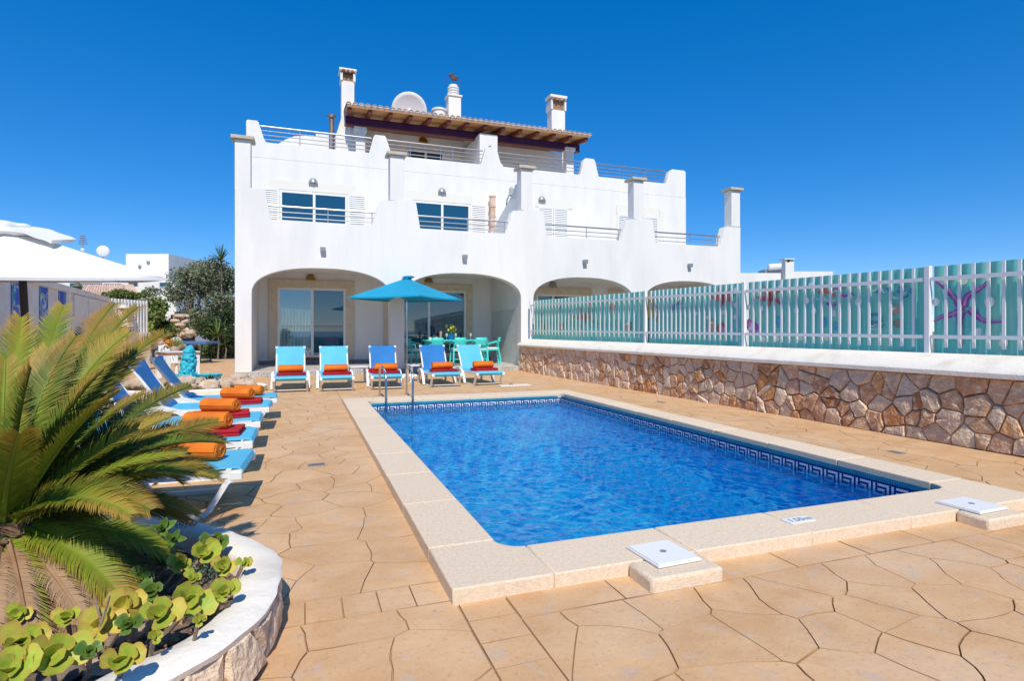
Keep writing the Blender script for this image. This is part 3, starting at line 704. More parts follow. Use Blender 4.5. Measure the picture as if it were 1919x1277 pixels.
# --- glazed doors and windows (frame > pane); frames stand on the wall face, inside a proud stone surround
def glazed(x0, x1, z0, z1, Y, n=2, fw=.075, name='window', d=.0):
    fr = MB()
    fr.box(x0, x0 + fw, Y - .045, Y - .003, z0, z1); fr.box(x1 - fw, x1, Y - .045, Y - .003, z0, z1)
    fr.box(x0 + fw, x1 - fw, Y - .045, Y - .003, z1 - fw, z1); fr.box(x0 + fw, x1 - fw, Y - .045, Y - .003, z0, z0 + fw)
    wI = (x1 - x0) / n
    for i in range(1, n): fr.box(x0 + wI * i - fw * .55, x0 + wI * i + fw * .55, Y - .05, Y - .004, z0 + fw, z1 - fw)
    f = house(name, fr, m_white, bv=.006)
    for i in range(n):
        a = x0 + wI * i + (fw if i == 0 else fw * .55); c = x0 + wI * (i + 1) - (fw if i == n - 1 else fw * .55)
        house('pane', MB().box(a, c, Y - .016, Y - .004, z0 + fw, z1 - fw), m_glass, parent=f)
    return f
def surround(x0, x1, z0, z1, wd, Y, m=m_stone, dp=.07):
    house('door_surround', MB().box(x0 - wd, x0, Y - dp, Y - .002, z0, z1 + wd).box(x1, x1 + wd, Y - dp, Y - .002, z0, z1 + wd).box(x0, x1, Y - dp, Y - .002, z1, z1 + wd), m, bv=.004)
Yd = YB
def gx(px_): return X(px_, Yd)
z1d = at_y(585, 540, Yd).z
surround(gx(520), gx(648), .33, z1d, .30, Yd); fd = glazed(gx(520), gx(648), .42, z1d, Yd, 2, .09, 'sliding_door')
fd.children[0].data.materials[0] = m_glass2
x0_, x1_ = gx(520) + .1, gx(584) - .06; nn = 60
cv = [((x0_ + (x1_ - x0_) * i / nn), YB - .024 - .003 * math.sin(i * .95) - .001 * math.sin(i * .31), z) for i in range(nn + 1) for z in (.52, z1d - .75 - .10 * i / nn)]
fd.children[0].location.y -= .020
house('curtain', MB().add(cv, [(2 * i, 2 * i + 2, 2 * i + 3, 2 * i + 1) for i in range(nn)]), mat('pale_curtain', (.60, .66, .66), .9), parent=fd)
house('room_back', MB().box(x0_ - .01, x1_ + .01, YB - .012, YB - .004, .5, z1d - .09), mat('dark_room', (.03, .08, .11), .8), parent=fd)  # dark panel behind the pane; the unlit room is put into its colour
house('door_sill', MB().box(gx(515), gx(652), Yd - .12, Yd - .003, .322, .415), mat('sill_brown', (.20, .12, .06), .6))
surround(gx(731), gx(873), .33, z1d + .02, .26, Yd); glazed(gx(731), gx(873), .42, z1d + .02, Yd, 2, .09, 'sliding_door')
for a, c in ((1004, 1098), (1150, 1225)):
    z3 = at_y(1050, 552, Yd).z; surround(gx(a), gx(c), .33, z3, .28, Yd); glazed(gx(a), gx(c), .42, z3, Yd, 3 if a < 1100 else 2, .10, 'sliding_door')
# first floor windows with louvred shutters
def shutter(x0, x1, z0, z1, Y):
    s = MB(); fw = .06
    s.box(x0, x0 + fw, Y - .05, Y - .004, z0, z1).box(x1 - fw, x1, Y - .05, Y - .004, z0, z1).box(x0 + fw, x1 - fw, Y - .05, Y - .004, z1 - fw, z1).box(x0 + fw, x1 - fw, Y - .05, Y - .004, z0, z0 + fw)
    n = int((z1 - z0 - 2 * fw) / .075)
    for i in range(n):
        z = z0 + fw + (z1 - z0 - 2 * fw) * (i + .5) / n
        s.add([(x0 + fw, Y - .048, z - .033), (x1 - fw, Y - .048, z - .033), (x1 - fw, Y - .012, z + .033), (x0 + fw, Y - .012, z + .033), (x0 + fw, Y - .040, z - .036), (x1 - fw, Y - .040, z - .036), (x1 - fw, Y - .006, z + .030), (x0 + fw, Y - .006, z + .030)],
              [(0, 1, 2, 3), (7, 6, 5, 4), (0, 4, 5, 1), (3, 2, 6, 7)])
    return house('shutter', s, m_white)
zf = 4.12
def win(xa, xb, py_top, lint, shut, closed=False):
    z1 = at_y((xa + xb) / 2, py_top, YB).z
    if not closed: glazed(X(xa, YB), X(xb, YB), zf, z1, YB, 2, .085)
    for a, c in shut: shutter(X(a, YB), X(c, YB), zf + .03, z1 + .02, YB)
    house('lintel', MB().box(X(lint[0], YB), X(lint[1], YB), YB - .022, YB - .0015, z1 + .03, z1 + .03 + lint[2]), m_cream)
    return z1
win(524, 651, 361, (506, 666, .36), ((489, 523), (652, 686)))
win(774, 881, 380, (757, 886, .36), ((882, 911), (744, 773)))
win(1011, 1062, 391, (1003, 1072, .40), ((1008, 1036), (1037, 1064)), True)
for a, c in ((1145, 1154.5), (1236, 1244)): house('lintel', MB().box(X(a, YB), X(c, YB), YB - .022, YB - .0015, zf, at_y(1200, 391, YB).z), m_cream)
win(1156, 1234, 404, (1155, 1235.5, .40), ((1157, 1181), (1206, 1233)))
# --- round bulkhead lamps (upper wall) and square downlights (arcade), brass lamps in the porch
def dome(px_, py, Y, m, r_=.17):
    c = at_y(px_, py, Y); b = MB()
    vs = []; n = 14; fs = []
    for j in range(5):
        t = math.pi / 2 * j / 4
        for i in range(n):
            a = math.pi * i / (n - 1); vs.append((c.x + r_ * math.cos(a) * math.cos(t), Y - .02 - r_ * .8 * math.sin(t), c.z - r_ * .5 + r_ * 1.25 * math.sin(a) * math.cos(t)))
    for j in range(4):
        for i in range(n - 1): fs.append((j * n + i, j * n + i + 1, (j + 1) * n + i + 1, (j + 1) * n + i))
    b.add(vs, fs); b.box(c.x - r_, c.x + r_, Y - r_ * .75, Y - .001, c.z - r_ * .56, c.z - r_ * .5)
    return house('wall_lamp', b, m, smooth=True, angle=50)
for q in ((587, 340), (828, 358), (1015, 373)): dome(q[0], q[1], YB, mat('lamp_grey', (.36, .36, .37), .35, metal=.4) if q[0] == 587 else bpy.data.materials['lamp_grey'])
for q in ((582, 520), (803, 525), (1036, 533)): dome(q[0], q[1], YB, m_brass if q[0] < 1000 else bpy.data.materials['lamp_grey'], .175)
for q in ((605, 468), (870, 482), (1095, 491), (1291, 498)):
    c = at_y(q[0], q[1], YF); l = house('downlight', MB().box(c.x - .08, c.x + .08, YF - .17, YF - .001, c.z - .07, c.z + .07), m_grey, bv=.01)
    house('lens', MB().box(c.x - .06, c.x + .06, YF - .155, YF - .03, c.z - .078, c.z - .0705), m_white, parent=l)
# clay pipe flue and a wire rack by the dividing wall
for k in range(5):
    z0 = 5.05 + k * .42; house('flue_pipe', MB().lathe([(.12, 0), (.12, .34), (.145, .345), (.145, .41)], 14, (X(923.5, 23.0), 23.05, z0)), m_terra, smooth=True, angle=40)
# --- top floor
ET = 25.0
m_soft = m_plaster
house('penthouse_wall', MB().box(1.95, 13.45, 28.5, 31, 7.90, 11.15), m_soft)
xw0, xw1 = X(899, 25.3), X(932.5, 25.3)
house('penthouse_party_wall', MB().box(xw0, xw1, 25.3, 28.498, 7.90, 10.55), m_soft, bv=.015)
house('wall_spout', MB().tube([(X(917, 25.3), 25.29, 9.95), (X(917, 25.3), 25.15, 9.93)], .05, 10), m_grey, smooth=True)
# left flank: sloped buttress and side wall
house('penthouse_side_wall', MB().box(1.95, 2.20, 26.4, 28.49, 7.90, 10.75), m_soft)
bp = [at_y(x, y, 26.6) for x, y in ((625, 292), (629, 255), (645, 205), (650, 195), (664, 195), (664, 292))]
house('chimney_breast', MB().prism([(q.x, max(q.z, 7.90)) for q in bp], 26.6, 27.3), m_plaster, bv=.02)
for pxc in (675, 1066):
    x = X(pxc, 26.1); zc = at_y(pxc, 240 if pxc < 900 else 278, 26.1).z
    col = house('column', MB().box(x - .20, x + .20, 25.95, 26.35, 7.90, zc - .16), m_plaster, bv=.01)
    house('capital', MB().box(x - .27, x + .27, 25.88, 26.42, zc - .16, zc - .003), m_plaster, bv=.01, parent=col)
# roof
zeL = at_y(655, 200, ET).z; RX0, RX1 = X(650, ET), X(1106, ET); SL = math.tan(R(9))
def zr(y): return zeL + (y - ET) * SL
m_wood = mat('orange_boards', (0.66, 0.36, 0.15), 0.6, (0.52, 0.26, 0.09), 3, stretch=(1, 8, 8), bump=.2, bscale=20)
m_dkw = mat('dark_beam', (0.07, 0.014, 0.10), 0.5, (0.045, 0.01, 0.08), 3)
m_redw = mat('red_brown_wood', (0.20, 0.055, 0.03), 0.5)
roof = house('roof', MB().prism([(ET, zr(ET)), (31, zr(31)), (31, zr(31) + .05), (ET, zr(ET) + .05)], RX0 + .03, RX1 - .03, 'x'), m_wood)
house('fascia_board', MB().box(RX0 + .03, RX1 - .03, ET - .03, ET - .001, zr(ET) - .004, zr(ET) + .05), mat('fascia_wood', (.48, .24, .10), .6), parent=roof)
house('roof_beam', MB().box(RX0 - .02, RX1 - .04, 26.05, 26.27, zr(26.05) - .18 - .34, zr(26.05) - .183), m_dkw, bv=.01)
house('roof_beam', MB().box(RX0 - .02, RX1 - .04, 26.0, 26.3, zr(26.05) - .18 - .40, zr(26.05) - .522), m_redw)
nr = 14
for i in range(nr):
    x = RX0 + .12 + (RX1 - RX0 - .28) * i / (nr - 1)
    house('rafter', MB().prism([(ET + .06, zr(ET + .06) - .13), (ET + .06, zr(ET + .06) - .003), (28.49, zr(28.49) - .003), (28.49, zr(28.49) - .18), (ET + .25, zr(ET + .25) - .20)], x - .075, x + .075, 'x'), m_redw, parent=roof)
# barrel tiles: front course singly, the rest joined
m_mort = mat('pale_mortar_plug', (.70, .58, .50), .9, (.6, .46, .38), 9)
def tile_mb(b, x, y0, y1, r0, r1, z0, plug=False):
    n = 7; vs = []
    for y, r_ in ((y0, r0), (y1, r1)):
        for q in (0, -.018):
            for k in range(n):
                a = math.pi * k / (n - 1); vs.append((x - (r_ + q) * math.cos(a), y, z0(y) + (r_ + q) * math.sin(a) * .95))
    fs = []
    for k in range(n - 1):
        fs += [(k, k + 1, 2 * n + k + 1, 2 * n + k), (n + k + 1, n + k, 3 * n + k, 3 * n + k + 1), (k + 1, k, n + k, n + k + 1), (2 * n + k, 2 * n + k + 1, 3 * n + k + 1, 3 * n + k)]
    b.add(vs, fs)
    if plug: b.add([(x - (r0 - .004) * math.cos(math.pi * k / 8), y0 + .03, z0(y0) + (r0 - .004) * math.sin(math.pi * k / 8) * .95) for k in range(9)], [tuple(range(9))], 1)
TP = .262; nt = int((RX1 - RX0) / TP)
rest = MB()
for i in range(nt + 1):
    x = RX0 + .07 + i * (RX1 - RX0 - .14) / nt
    for r_ in range(13):
        y0 = ET - .09 + r_ * .46; z0 = lambda y, r_=r_: zr(y) + .075 + r_ * 0.0 + (.03 if True else 0) * (1 - (y - ET + .09 - r_ * .46) / .52)
        b = MB() if r_ == 0 else rest
        tile_mb(b, x, y0, y0 + .52, .118, .092, z0, r_ == 0)
        if r_ == 0: house('roof_tile', b, [m_terra, m_mort], smooth=True, angle=50, parent=roof)
    # channel under
    rest.box(x + .03, x + TP - .03, ET - .05, 30.9, zr(ET) + .052, zr(ET) + .058) if False else None
und = MB().prism([(ET - .04, zr(ET - .04) + .055), (31, zr(31) + .055), (31, zr(31) + .085), (ET - .04, zr(ET - .04) + .085)], RX0, RX1, 'x')
house('tile_bed', und, mat('pale_mortar', (.55, .48, .42), .9), parent=roof)
tag(house('rear_roof_tiles', rest, m_terra, smooth=True, angle=50, parent=roof), kind='stuff')
# penthouse windows
for a, c in ((762, 832), (962, 1000)):
    x0, x1 = X(a, 28.5), X(c, 28.5); glazed(x0, x1, 7.95, at_y(800, 282, 28.5).z if a < 900 else at_y(980, 310, 28.5).z, 28.5, 2, .1)
dome(793, 263, 28.5, m_brass, .22)
c = at_y(876, 262, 28.5); dome(876, 262, 28.5, m_white, .18)
# chimneys
def tiled_chimney(x0, x1, y0, y1, z0, z1, nm='chimney'):
    ch = house(nm, MB().box(x0, x1, y0, y1, z0, z1), m_plaster, bv=.012)
    dz = (x1 - x0)
    house('chimney_crown', MB().box(x0 - .05, x0 + .05, y0 - .05, y1 + .05, z1 + .002, z1 + .62 * dz).box(x1 - .05, x1 + .05, y0 - .05, y1 + .05, z1 + .002, z1 + .62 * dz), m_plaster, parent=ch)
    house('crown_cap', MB().box(x0 - .1, x1 + .1, y0 - .08, y1 + .08, z1 + .82 * dz, z1 + 1.0 * dz), m_plaster, bv=.02, parent=ch)
    for i in range(3):
        b = MB(); xx = x0 + (x1 - x0) * (i + .5) / 3; tile_mb(b, xx, y0 - .14, y0 + .35, .13, .11, lambda y: z1 + .64 * dz)
        house('crown_tile', b, m_terra, smooth=True, angle=50, parent=ch)
    house('smoke_slot', MB().box(x0 + .06, x1 - .06, y0 + .1, y1 - .1, z1 + .003, z1 + .6 * dz), mat('soot_clay', (.30, .19, .12), .9), parent=ch)
q0, q1 = at_y(640, 150, 26.65), at_y(664, 150, 26.65)
tiled_chimney(q0.x, q1.x, 26.65, 27.25, zr(26.65) - .6, q0.z)
q0, q1 = at_y(1034, 206, 28.0), at_y(1059, 206, 28.0)
tiled_chimney(q0.x, q1.x, 28.0, 28.6, zr(28) + .1, q0.z + .05)
q0, q1 = at_y(838, 183, 29.0), at_y(861, 183, 29.0); xm = (q0.x + q1.x) / 2; hw = (q1.x - q0.x) / 2
ch = house('chimney', MB().box(xm - hw, xm + hw, 29 - hw, 29 + hw, zr(29) + .1, q0.z).box(xm - hw - .06, xm + hw + .06, 29 - hw - .06, 29 + hw + .06, q0.z, q0.z + .09), m_plaster, bv=.012)
for k in range(4): house('chimney_ring', MB().lathe([(hw * .78, 0), (hw * .92, .02), (hw * .92, .08), (hw * .78, .10)], 18, (xm, 29, q0.z + .095 + k * .125)), m_plaster, smooth=True, angle=40, parent=ch)
house('chimney_pot', MB().lathe([(hw * .72, 0), (hw * .72, .58)], 16, (xm, 29, q0.z + .092)), m_plaster, smooth=True, angle=40, parent=ch)
zc = q0.z + .68
an = thing('aerial', 'rusty bird-shaped weather vane and aerial on the round middle chimney', 'weather vane', (xm, 29, zc))
m_rust = mat('rusty_iron', (.06, .035, .05), .7, (.12, .06, .06), 8)
MB().tube([(xm, 29, zc), (xm, 29, zc + .72)], .022, 6).build('mast', m_rust, an)
MB().tube([(xm - .32, 29, zc + .45), (xm + .34, 29, zc + .48)], .016, 6).build('arrow', m_rust, an)
MB().blob((xm + .05, 29, zc + .40), .17, 3, jit=.5, sc=(1.2, .35, .8)).blob((xm - .12, 29, zc + .52), .10, 5, jit=.5, sc=(1.2, .4, 1)).build('cockerel', m_rust, an, smooth=True)
for k in (-1, 1): MB().tube([(xm + k * .03, 29, zc), (xm + k * .36, 29, zc + .12), (xm + k * .38, 29, zc + .36)], .012, 5).build('stay', m_rust, an)
sky_l = house('roof_vent', MB().lathe([(.34, 0), (.34, .35), (.40, .37), (.40, .45), (.30, .5)], 20, (X(823, 29), 29, at_y(823, 207, 29).z - .42)), m_plaster, smooth=True, angle=40)
# satellite dish
c = at_y(767, 207, 29.0); rd = 33 / FOC * (c.x * _fw[0] + c.y * _fw[1])
dt = thing('satellite_dish', 'large white satellite dish rising behind the tiled roof', 'satellite dish', (c.x, 29, zr(29) + .1))
n = 32; vs = []; fs = []
for j in range(6):
    r_ = rd * j / 5
    for i in range(n): a = 2 * math.pi * i / n; vs.append((r_ * math.cos(a), r_ * r_ * .18 - .18 * rd * rd, r_ * math.sin(a)))
for j in range(5):
    for i in range(n): fs.append((j * n + i, j * n + (i + 1) % n, (j + 1) * n + (i + 1) % n, (j + 1) * n + i))
Md = Matrix.Translation(c) @ Matrix.Rotation(R(180 - 12), 4, 'Z') @ Matrix.Rotation(R(-20), 4, 'X')
b = MB(); b.add([Md @ Vector(v) for v in vs], fs); o = b.build('reflector', mat('dish_white', (.74, .74, .76), .45), dt, smooth=True, angle=0); so = o.modifiers.new('thick', 'SOLIDIFY'); so.thickness = .03
MB().tube([(c.x, 29.1, zr(29) + .1), (c.x, 29.1, c.z)], .05, 8).build('mast', m_grey, dt)
# stove pipe and low white vault on the left of the upper terrace
q = at_y(621.5, 275, 25.2); zt_ = at_y(621.5, 222, 25.2).z
sp = house('stove_pipe', MB().tube([(q.x, 25.2, 7.9), (q.x, 25.2, zt_)], .11, 14), mat('pipe_metal', (.34, .25, .19), .45, (.24, .14, .09), 5, metal=.6), smooth=True, angle=40)
house('pipe_cowl', MB().lathe([(.10, 0), (.17, .02), (.17, .13), (.10, .15)], 14, (q.x, 25.2, zt_)), bpy.data.materials['pipe_metal'], smooth=True, angle=40, parent=sp)
va = [at_y(x, y, 25.6) for x, y in ((508, 290), (520, 270), (535, 261), (552, 255), (572, 254), (592, 256))]; vb = at_y(640, 290, 25.6)
pol = [(q.x, q.z) for q in va] + [(at_y(592, 250, 25.6).x, at_y(592, 250, 25.6).z), (at_y(640, 253, 25.6).x, at_y(600, 251, 25.6).z), (vb.x, 7.905)]; pol[0] = (pol[0][0], 7.905)
house('stair_hood', MB().prism(pol, 25.6, 28.0), m_plaster, smooth=True, angle=30, bv=.02)
# lamp and rack at the top of the dividing wall
t = thing('iron_wall_lamp', 'small dark iron lantern with scrolled bracket on the sloping terrace wall', 'lantern', (7.7, 21.0, 6.55))
MB().tube([(7.55, 21.4, 6.36), (7.58, 21.4, 6.62), (7.62, 21.3, 6.78), (7.72, 21.1, 6.80)], .022, 6).build('bracket', m_dark, t)
MB().lathe([(.02, -.05), (.11, .0), (.10, .25), (.03, .33)], 8, (7.62, 21.0, 6.72)).build('lantern', mat('lantern_glass', (.45, .45, .42), .2), t)
for k in range(3): MB().tube([(7.56 + .02 * k, 21.5 - .1 * k, 6.32 + .05 * k), (7.66, 21.35 - .1 * k, 6.42 + .05 * k), (7.60, 21.2 - .1 * k, 6.50 + .05 * k)], .02, 5).build('scroll', m_dark, t)
# ================================================================== sun loungers
m_lblue = mat('light_blue_sling', (0.11, 0.50, 0.72), 0.7, (0.09, 0.45, 0.67), 3, bump=.25, bscale=260, bdist=.002, objvar=.06)
m_dblue = mat('dark_blue_sling', (0.008, 0.15, 0.42), 0.7, (0.012, 0.18, 0.48), 3, bump=.25, bscale=260, bdist=.002)
def lounger_proto():
    t = thing('sun_lounger', 'x', 'sun lounger', (0, 0, 0), 0, 'blue sun loungers')
    sl_ = MB().ribbon([(0, .05, .285), (0, .012, .30), (0, -.006, .335), (0, .012, .366), (0, .06, .374), (0, .4, .366), (0, .9, .36), (0, 1.30, .368)], .70, .016)
    o = sl_.build('seat_sling', m_lblue, t, smooth=True, angle=50, local=True)
    b = MB(); a0, a1 = Vector((0, 1.29, .375)), Vector((0, 1.72, 1.02))
    pts = [a0.lerp(a1, k / 6) + Vector((0, .018 * math.sin(math.pi * k / 6), -.012 * math.sin(math.pi * k / 6))) for k in range(7)]
    pts += [a1 + Vector((0, .03, .012)), a1 + Vector((0, .045, -.01)), a1 + Vector((0, .03, -.04))]
    b.ribbon(pts, .70, .016); b.build('back_sling', m_lblue, t, smooth=True, angle=50, local=True)
    bf = MB()
    for s in (-1, 1): bf.tube([(s * .335, 1.30, .36), (s * .335, 1.745, 1.005)], .022, 8)
    bf.tube([(-.335, 1.735, .99), (.335, 1.735, .99)], .02, 8).tube([(-.33, 1.52, .66), (.33, 1.52, .66)], .018, 8)
    for s in (-1, 1): bf.box(s * .335 - .03, s * .335 + .03, 1.70, 1.765, .985, 1.045)
    bf.build('back_frame', m_plastic, t, smooth=True, angle=40, local=True)
    for s in (-1, 1):
        MB().ribbon([(s * .365, .03, .325), (s * .365, .5, .325), (s * .365, 1.35, .335), (s * .365, 1.75, .31)], .045, .05).build('side_rail', m_plastic, t, smooth=True, angle=40, local=True)
        o = MB().box(s * .365 - .035, s * .365 + .035, -.012, .075, .275, .352).build('corner_bracket', m_plastic, t, local=True); bevel(o, .012, 2)
        MB().ribbon([(s * .37, .05, .30), (s * .37, .10, .265), (s * .372, .22, .06), (s * .373, .26, .025), (s * .374, .34, .014), (s * .374, .80, .014)], .05, .042).build('leg', m_plastic, t, smooth=True, angle=35, local=True)
        MB().ribbon([(s * .405, 1.62, .33), (s * .41, 1.48, .385), (s * .412, 1.30, .395), (s * .415, 1.12, .34), (s * .42, .96, .20), (s * .425, .84, .014)], .062, .06).build('leg', m_plastic, t, smooth=True, angle=35, local=True)
        MB().ribbon([(s * .375, 1.55, .30), (s * .38, 1.66, .16), (s * .385, 1.70, .014)], .05, .05).build('leg', m_plastic, t, smooth=True, angle=35, local=True)
    for y_, z_ in ((.23, .05), (1.25, .32)): MB().tube([(-.37, y_, z_), (.37, y_, z_)], .018, 8).build('stretcher', m_plastic, t, smooth=True, local=True)
    return t
LP = lounger_proto(); first = [True]
def lounger(x, y, rz, label, dark=()):
    t = LP if first[0] else copy_tree(LP); first[0] = False
    t.location = (x, y, 0.0); t.rotation_euler.z = rz; t['label'] = label
    for ch in t.children:
        ch.name
        for nm in dark:
            if ch.name.startswith(nm):
                ch.data = ch.data.copy(); ch.data.materials[0] = m_dblue; ch['label'] = 'dark blue ' + nm.replace('_', ' ')
    return t
FR = [(545, 735), (631, 733), (724, 730), (834, 725), (914, 722)]
F = []
lab = ['leftmost light blue lounger of the house-side row, before the left glass door',
       'light blue lounger second from the left in the row facing the pool',
       'sun lounger with dark blue back behind the pool ladder',
       'sun lounger with dark blue back in front of the turquoise bar chairs',
       'light blue lounger at the right end of the row, nearest the stone wall']
LOU = []
for k, (x, y) in enumerate(FR):
    g_ = at_z(x, y, 0); F.append((g_.x, g_.y - .26)); rz = R([1, 0, -3, 1, 4][k])
    LOU.append((g_.x, g_.y - .26, rz)); lounger(g_.x, g_.y - .26, rz, lab[k], ('back_sling',) if k in (2, 3) else ())
LR = [(-.42, 10.42), (-.46, 9.30), (-.50, 7.92), (-.48, 6.62), (-.44, 5.34)]
labl = ['light blue lounger farthest along the left row, next to the rock pond',
        'lounger with dark blue back, second from the pond in the left row',
        'lounger with dark blue back in the middle of the left row',
        'light blue lounger half hidden by palm fronds, second nearest in the left row',
        'nearest white framed lounger in the left row, behind the palm planter']
for k, (x, y) in enumerate(LR):
    rz = R(90 + [2, -1, 1, 0, -3][k]); LOU.append((x, y, rz)); lounger(x, y, rz, labl[k], ('back_sling',) if k in (1, 2) else ())
# towels
m_or = mat('orange_terry', (0.72, 0.20, 0.015), 0.95, (0.62, 0.13, 0.012), 5, bump=.6, bscale=220, bdist=.004)
m_rd = mat('red_terry', (0.46, 0.012, 0.02), 0.95, (0.36, 0.008, 0.02), 5, bump=.6, bscale=220, bdist=.004)
def towel_roll():
    t = thing('towel_roll', 'x', 'towel', (0, 0, 0), 0, 'rolled orange towels')
    b = MB(); n = 22; Ln = .22; prof = [(-Ln, .90), (-Ln + .014, 1.0), (-.19, 1.0), (-.1, 1.02), (0, .99), (.09, .985), (.19, 1.01), (Ln - .014, 1.0), (Ln, .90)]
    vs = []; fs = []
    for x, k in prof:
        for i in range(n): a = 2 * math.pi * i / n; kk = k * (1 + .05 * noise.noise((x * 9, math.cos(a) * 1.5, math.sin(a) * 1.5))); vs.append((x, .100 * kk * math.cos(a), .086 + .086 * kk * math.sin(a) * (1 - .06 * math.cos(3 * a))))
    for j in range(len(prof) - 1):
        for i in range(n): fs.append((j * n + i, j * n + (i + 1) % n, (j + 1) * n + (i + 1) % n, (j + 1) * n + i))
    fs += [tuple(range(n - 1, -1, -1)), tuple((len(prof) - 1) * n + i for i in range(n))]
    b.add(vs, fs); r_ = b.build('roll', m_or, t, smooth=True, angle=50, local=True)
    for s in (-1, 1):
        pts = [(s * (Ln + .001), (.012 + .0115 * a) * math.cos(a * 1.0), .088 + (.012 + .0112 * a) * .9 * math.sin(a)) for a in [k * .45 for k in range(16)]]
        MB().ribbon(pts, .012, .007, (1, 0, 0)).build('spiral_edge', m_or, t, smooth=True, local=True)
    MB().ribbon([(0, -.02, .177), (0, .05, .167), (0, .09, .135), (0, .103, .09)], .43, .010).build('outer_flap', m_or, t, smooth=True, local=True)
    return t
def folded():
    t = thing('folded_towel', 'x', 'towel', (0, 0, 0), 0, 'folded red towels')
    for z, wd, dd in ((0, .66, .44), (.033, .65, .43)):
        pr = []
        o = MB().box(-wd / 2, wd / 2, -dd / 2, dd / 2, z, z + .031).build('layer', m_rd, t, local=True); bevel(o, .013, 3)
    return t
TR, TF = towel_roll(), folded(); used = {'r': False, 'f': False}
where = ['the leftmost lounger by the house', 'the second lounger from the left by the house', 'the dark backed lounger behind the ladder', 'the dark backed lounger before the bar chairs', 'the lounger at the right end by the stone wall',
         'the farthest left-row lounger beside the pond', 'the second left-row lounger from the pond', 'the middle left-row lounger', 'the second nearest left-row lounger', 'the nearest left-row lounger under the palm fronds']
for k, (x, y, rz) in enumerate(LOU):
    Mx = Matrix.Translation((x, y, 0)) @ Matrix.Rotation(rz, 4, 'Z'); row = k < 5
    yy = .52 if row else (.42, .44, .46, .44, .40)[k - 5]
    if k not in (5, 9):
        f = copy_tree(TF) if used['f'] else TF; used['f'] = True
        f.location = Mx @ Vector((0.02, yy, .379)); f.rotation_euler.z = rz + (R(random.uniform(-4, 4)) if row else R(90 + random.uniform(-4, 4))); f['label'] = 'red folded towel on ' + where[k]
    r_ = copy_tree(TR) if used['r'] else TR; used['r'] = True
    r_.location = Mx @ Vector((0.0, yy + (.03 if row else 0), .379 if k in (5, 9) else .446)); r_.rotation_euler.z = rz + (R(random.uniform(-6, 6)) if row else R(68 + random.uniform(-6, 6))); r_.scale = (1.25, 1, 1) if row else (1.0, .95, .92); r_['label'] = 'orange rolled towel on ' + where[k]
f = copy_tree(TF); f.location = Vector((F[2][0] - .20, F[2][1] + .95, .38)); f.rotation_euler.z = R(70); f.scale = (.5, .6, 1.6); f['label'] = 'small red towel bundle beside the roll on the lounger behind the ladder'
# side tables
def side_table(x, y, label):
    t = thing('side_table', label, 'side table', (x, y, 0), R(4), 'white side tables between loungers')
    o = MB().box(-.24, .24, -.24, .24, .44, .47).build('table_top', m_plastic, t, local=True); bevel(o, .012, 2)
    for sx in (-1, 1):
        for sy in (-1, 1): MB().bar((sx * .20, sy * .20, .44), (sx * .225, sy * .225, 0), .045, .045).build('leg', m_plastic, t, local=True)
q = at_z(672, 720, 0); side_table(q.x, q.y + .15, 'white plastic side table between the second and third house-side loungers')
q = at_z(784, 716, 0); side_table(q.x, q.y + .2, 'white plastic side table between the two dark backed loungers')

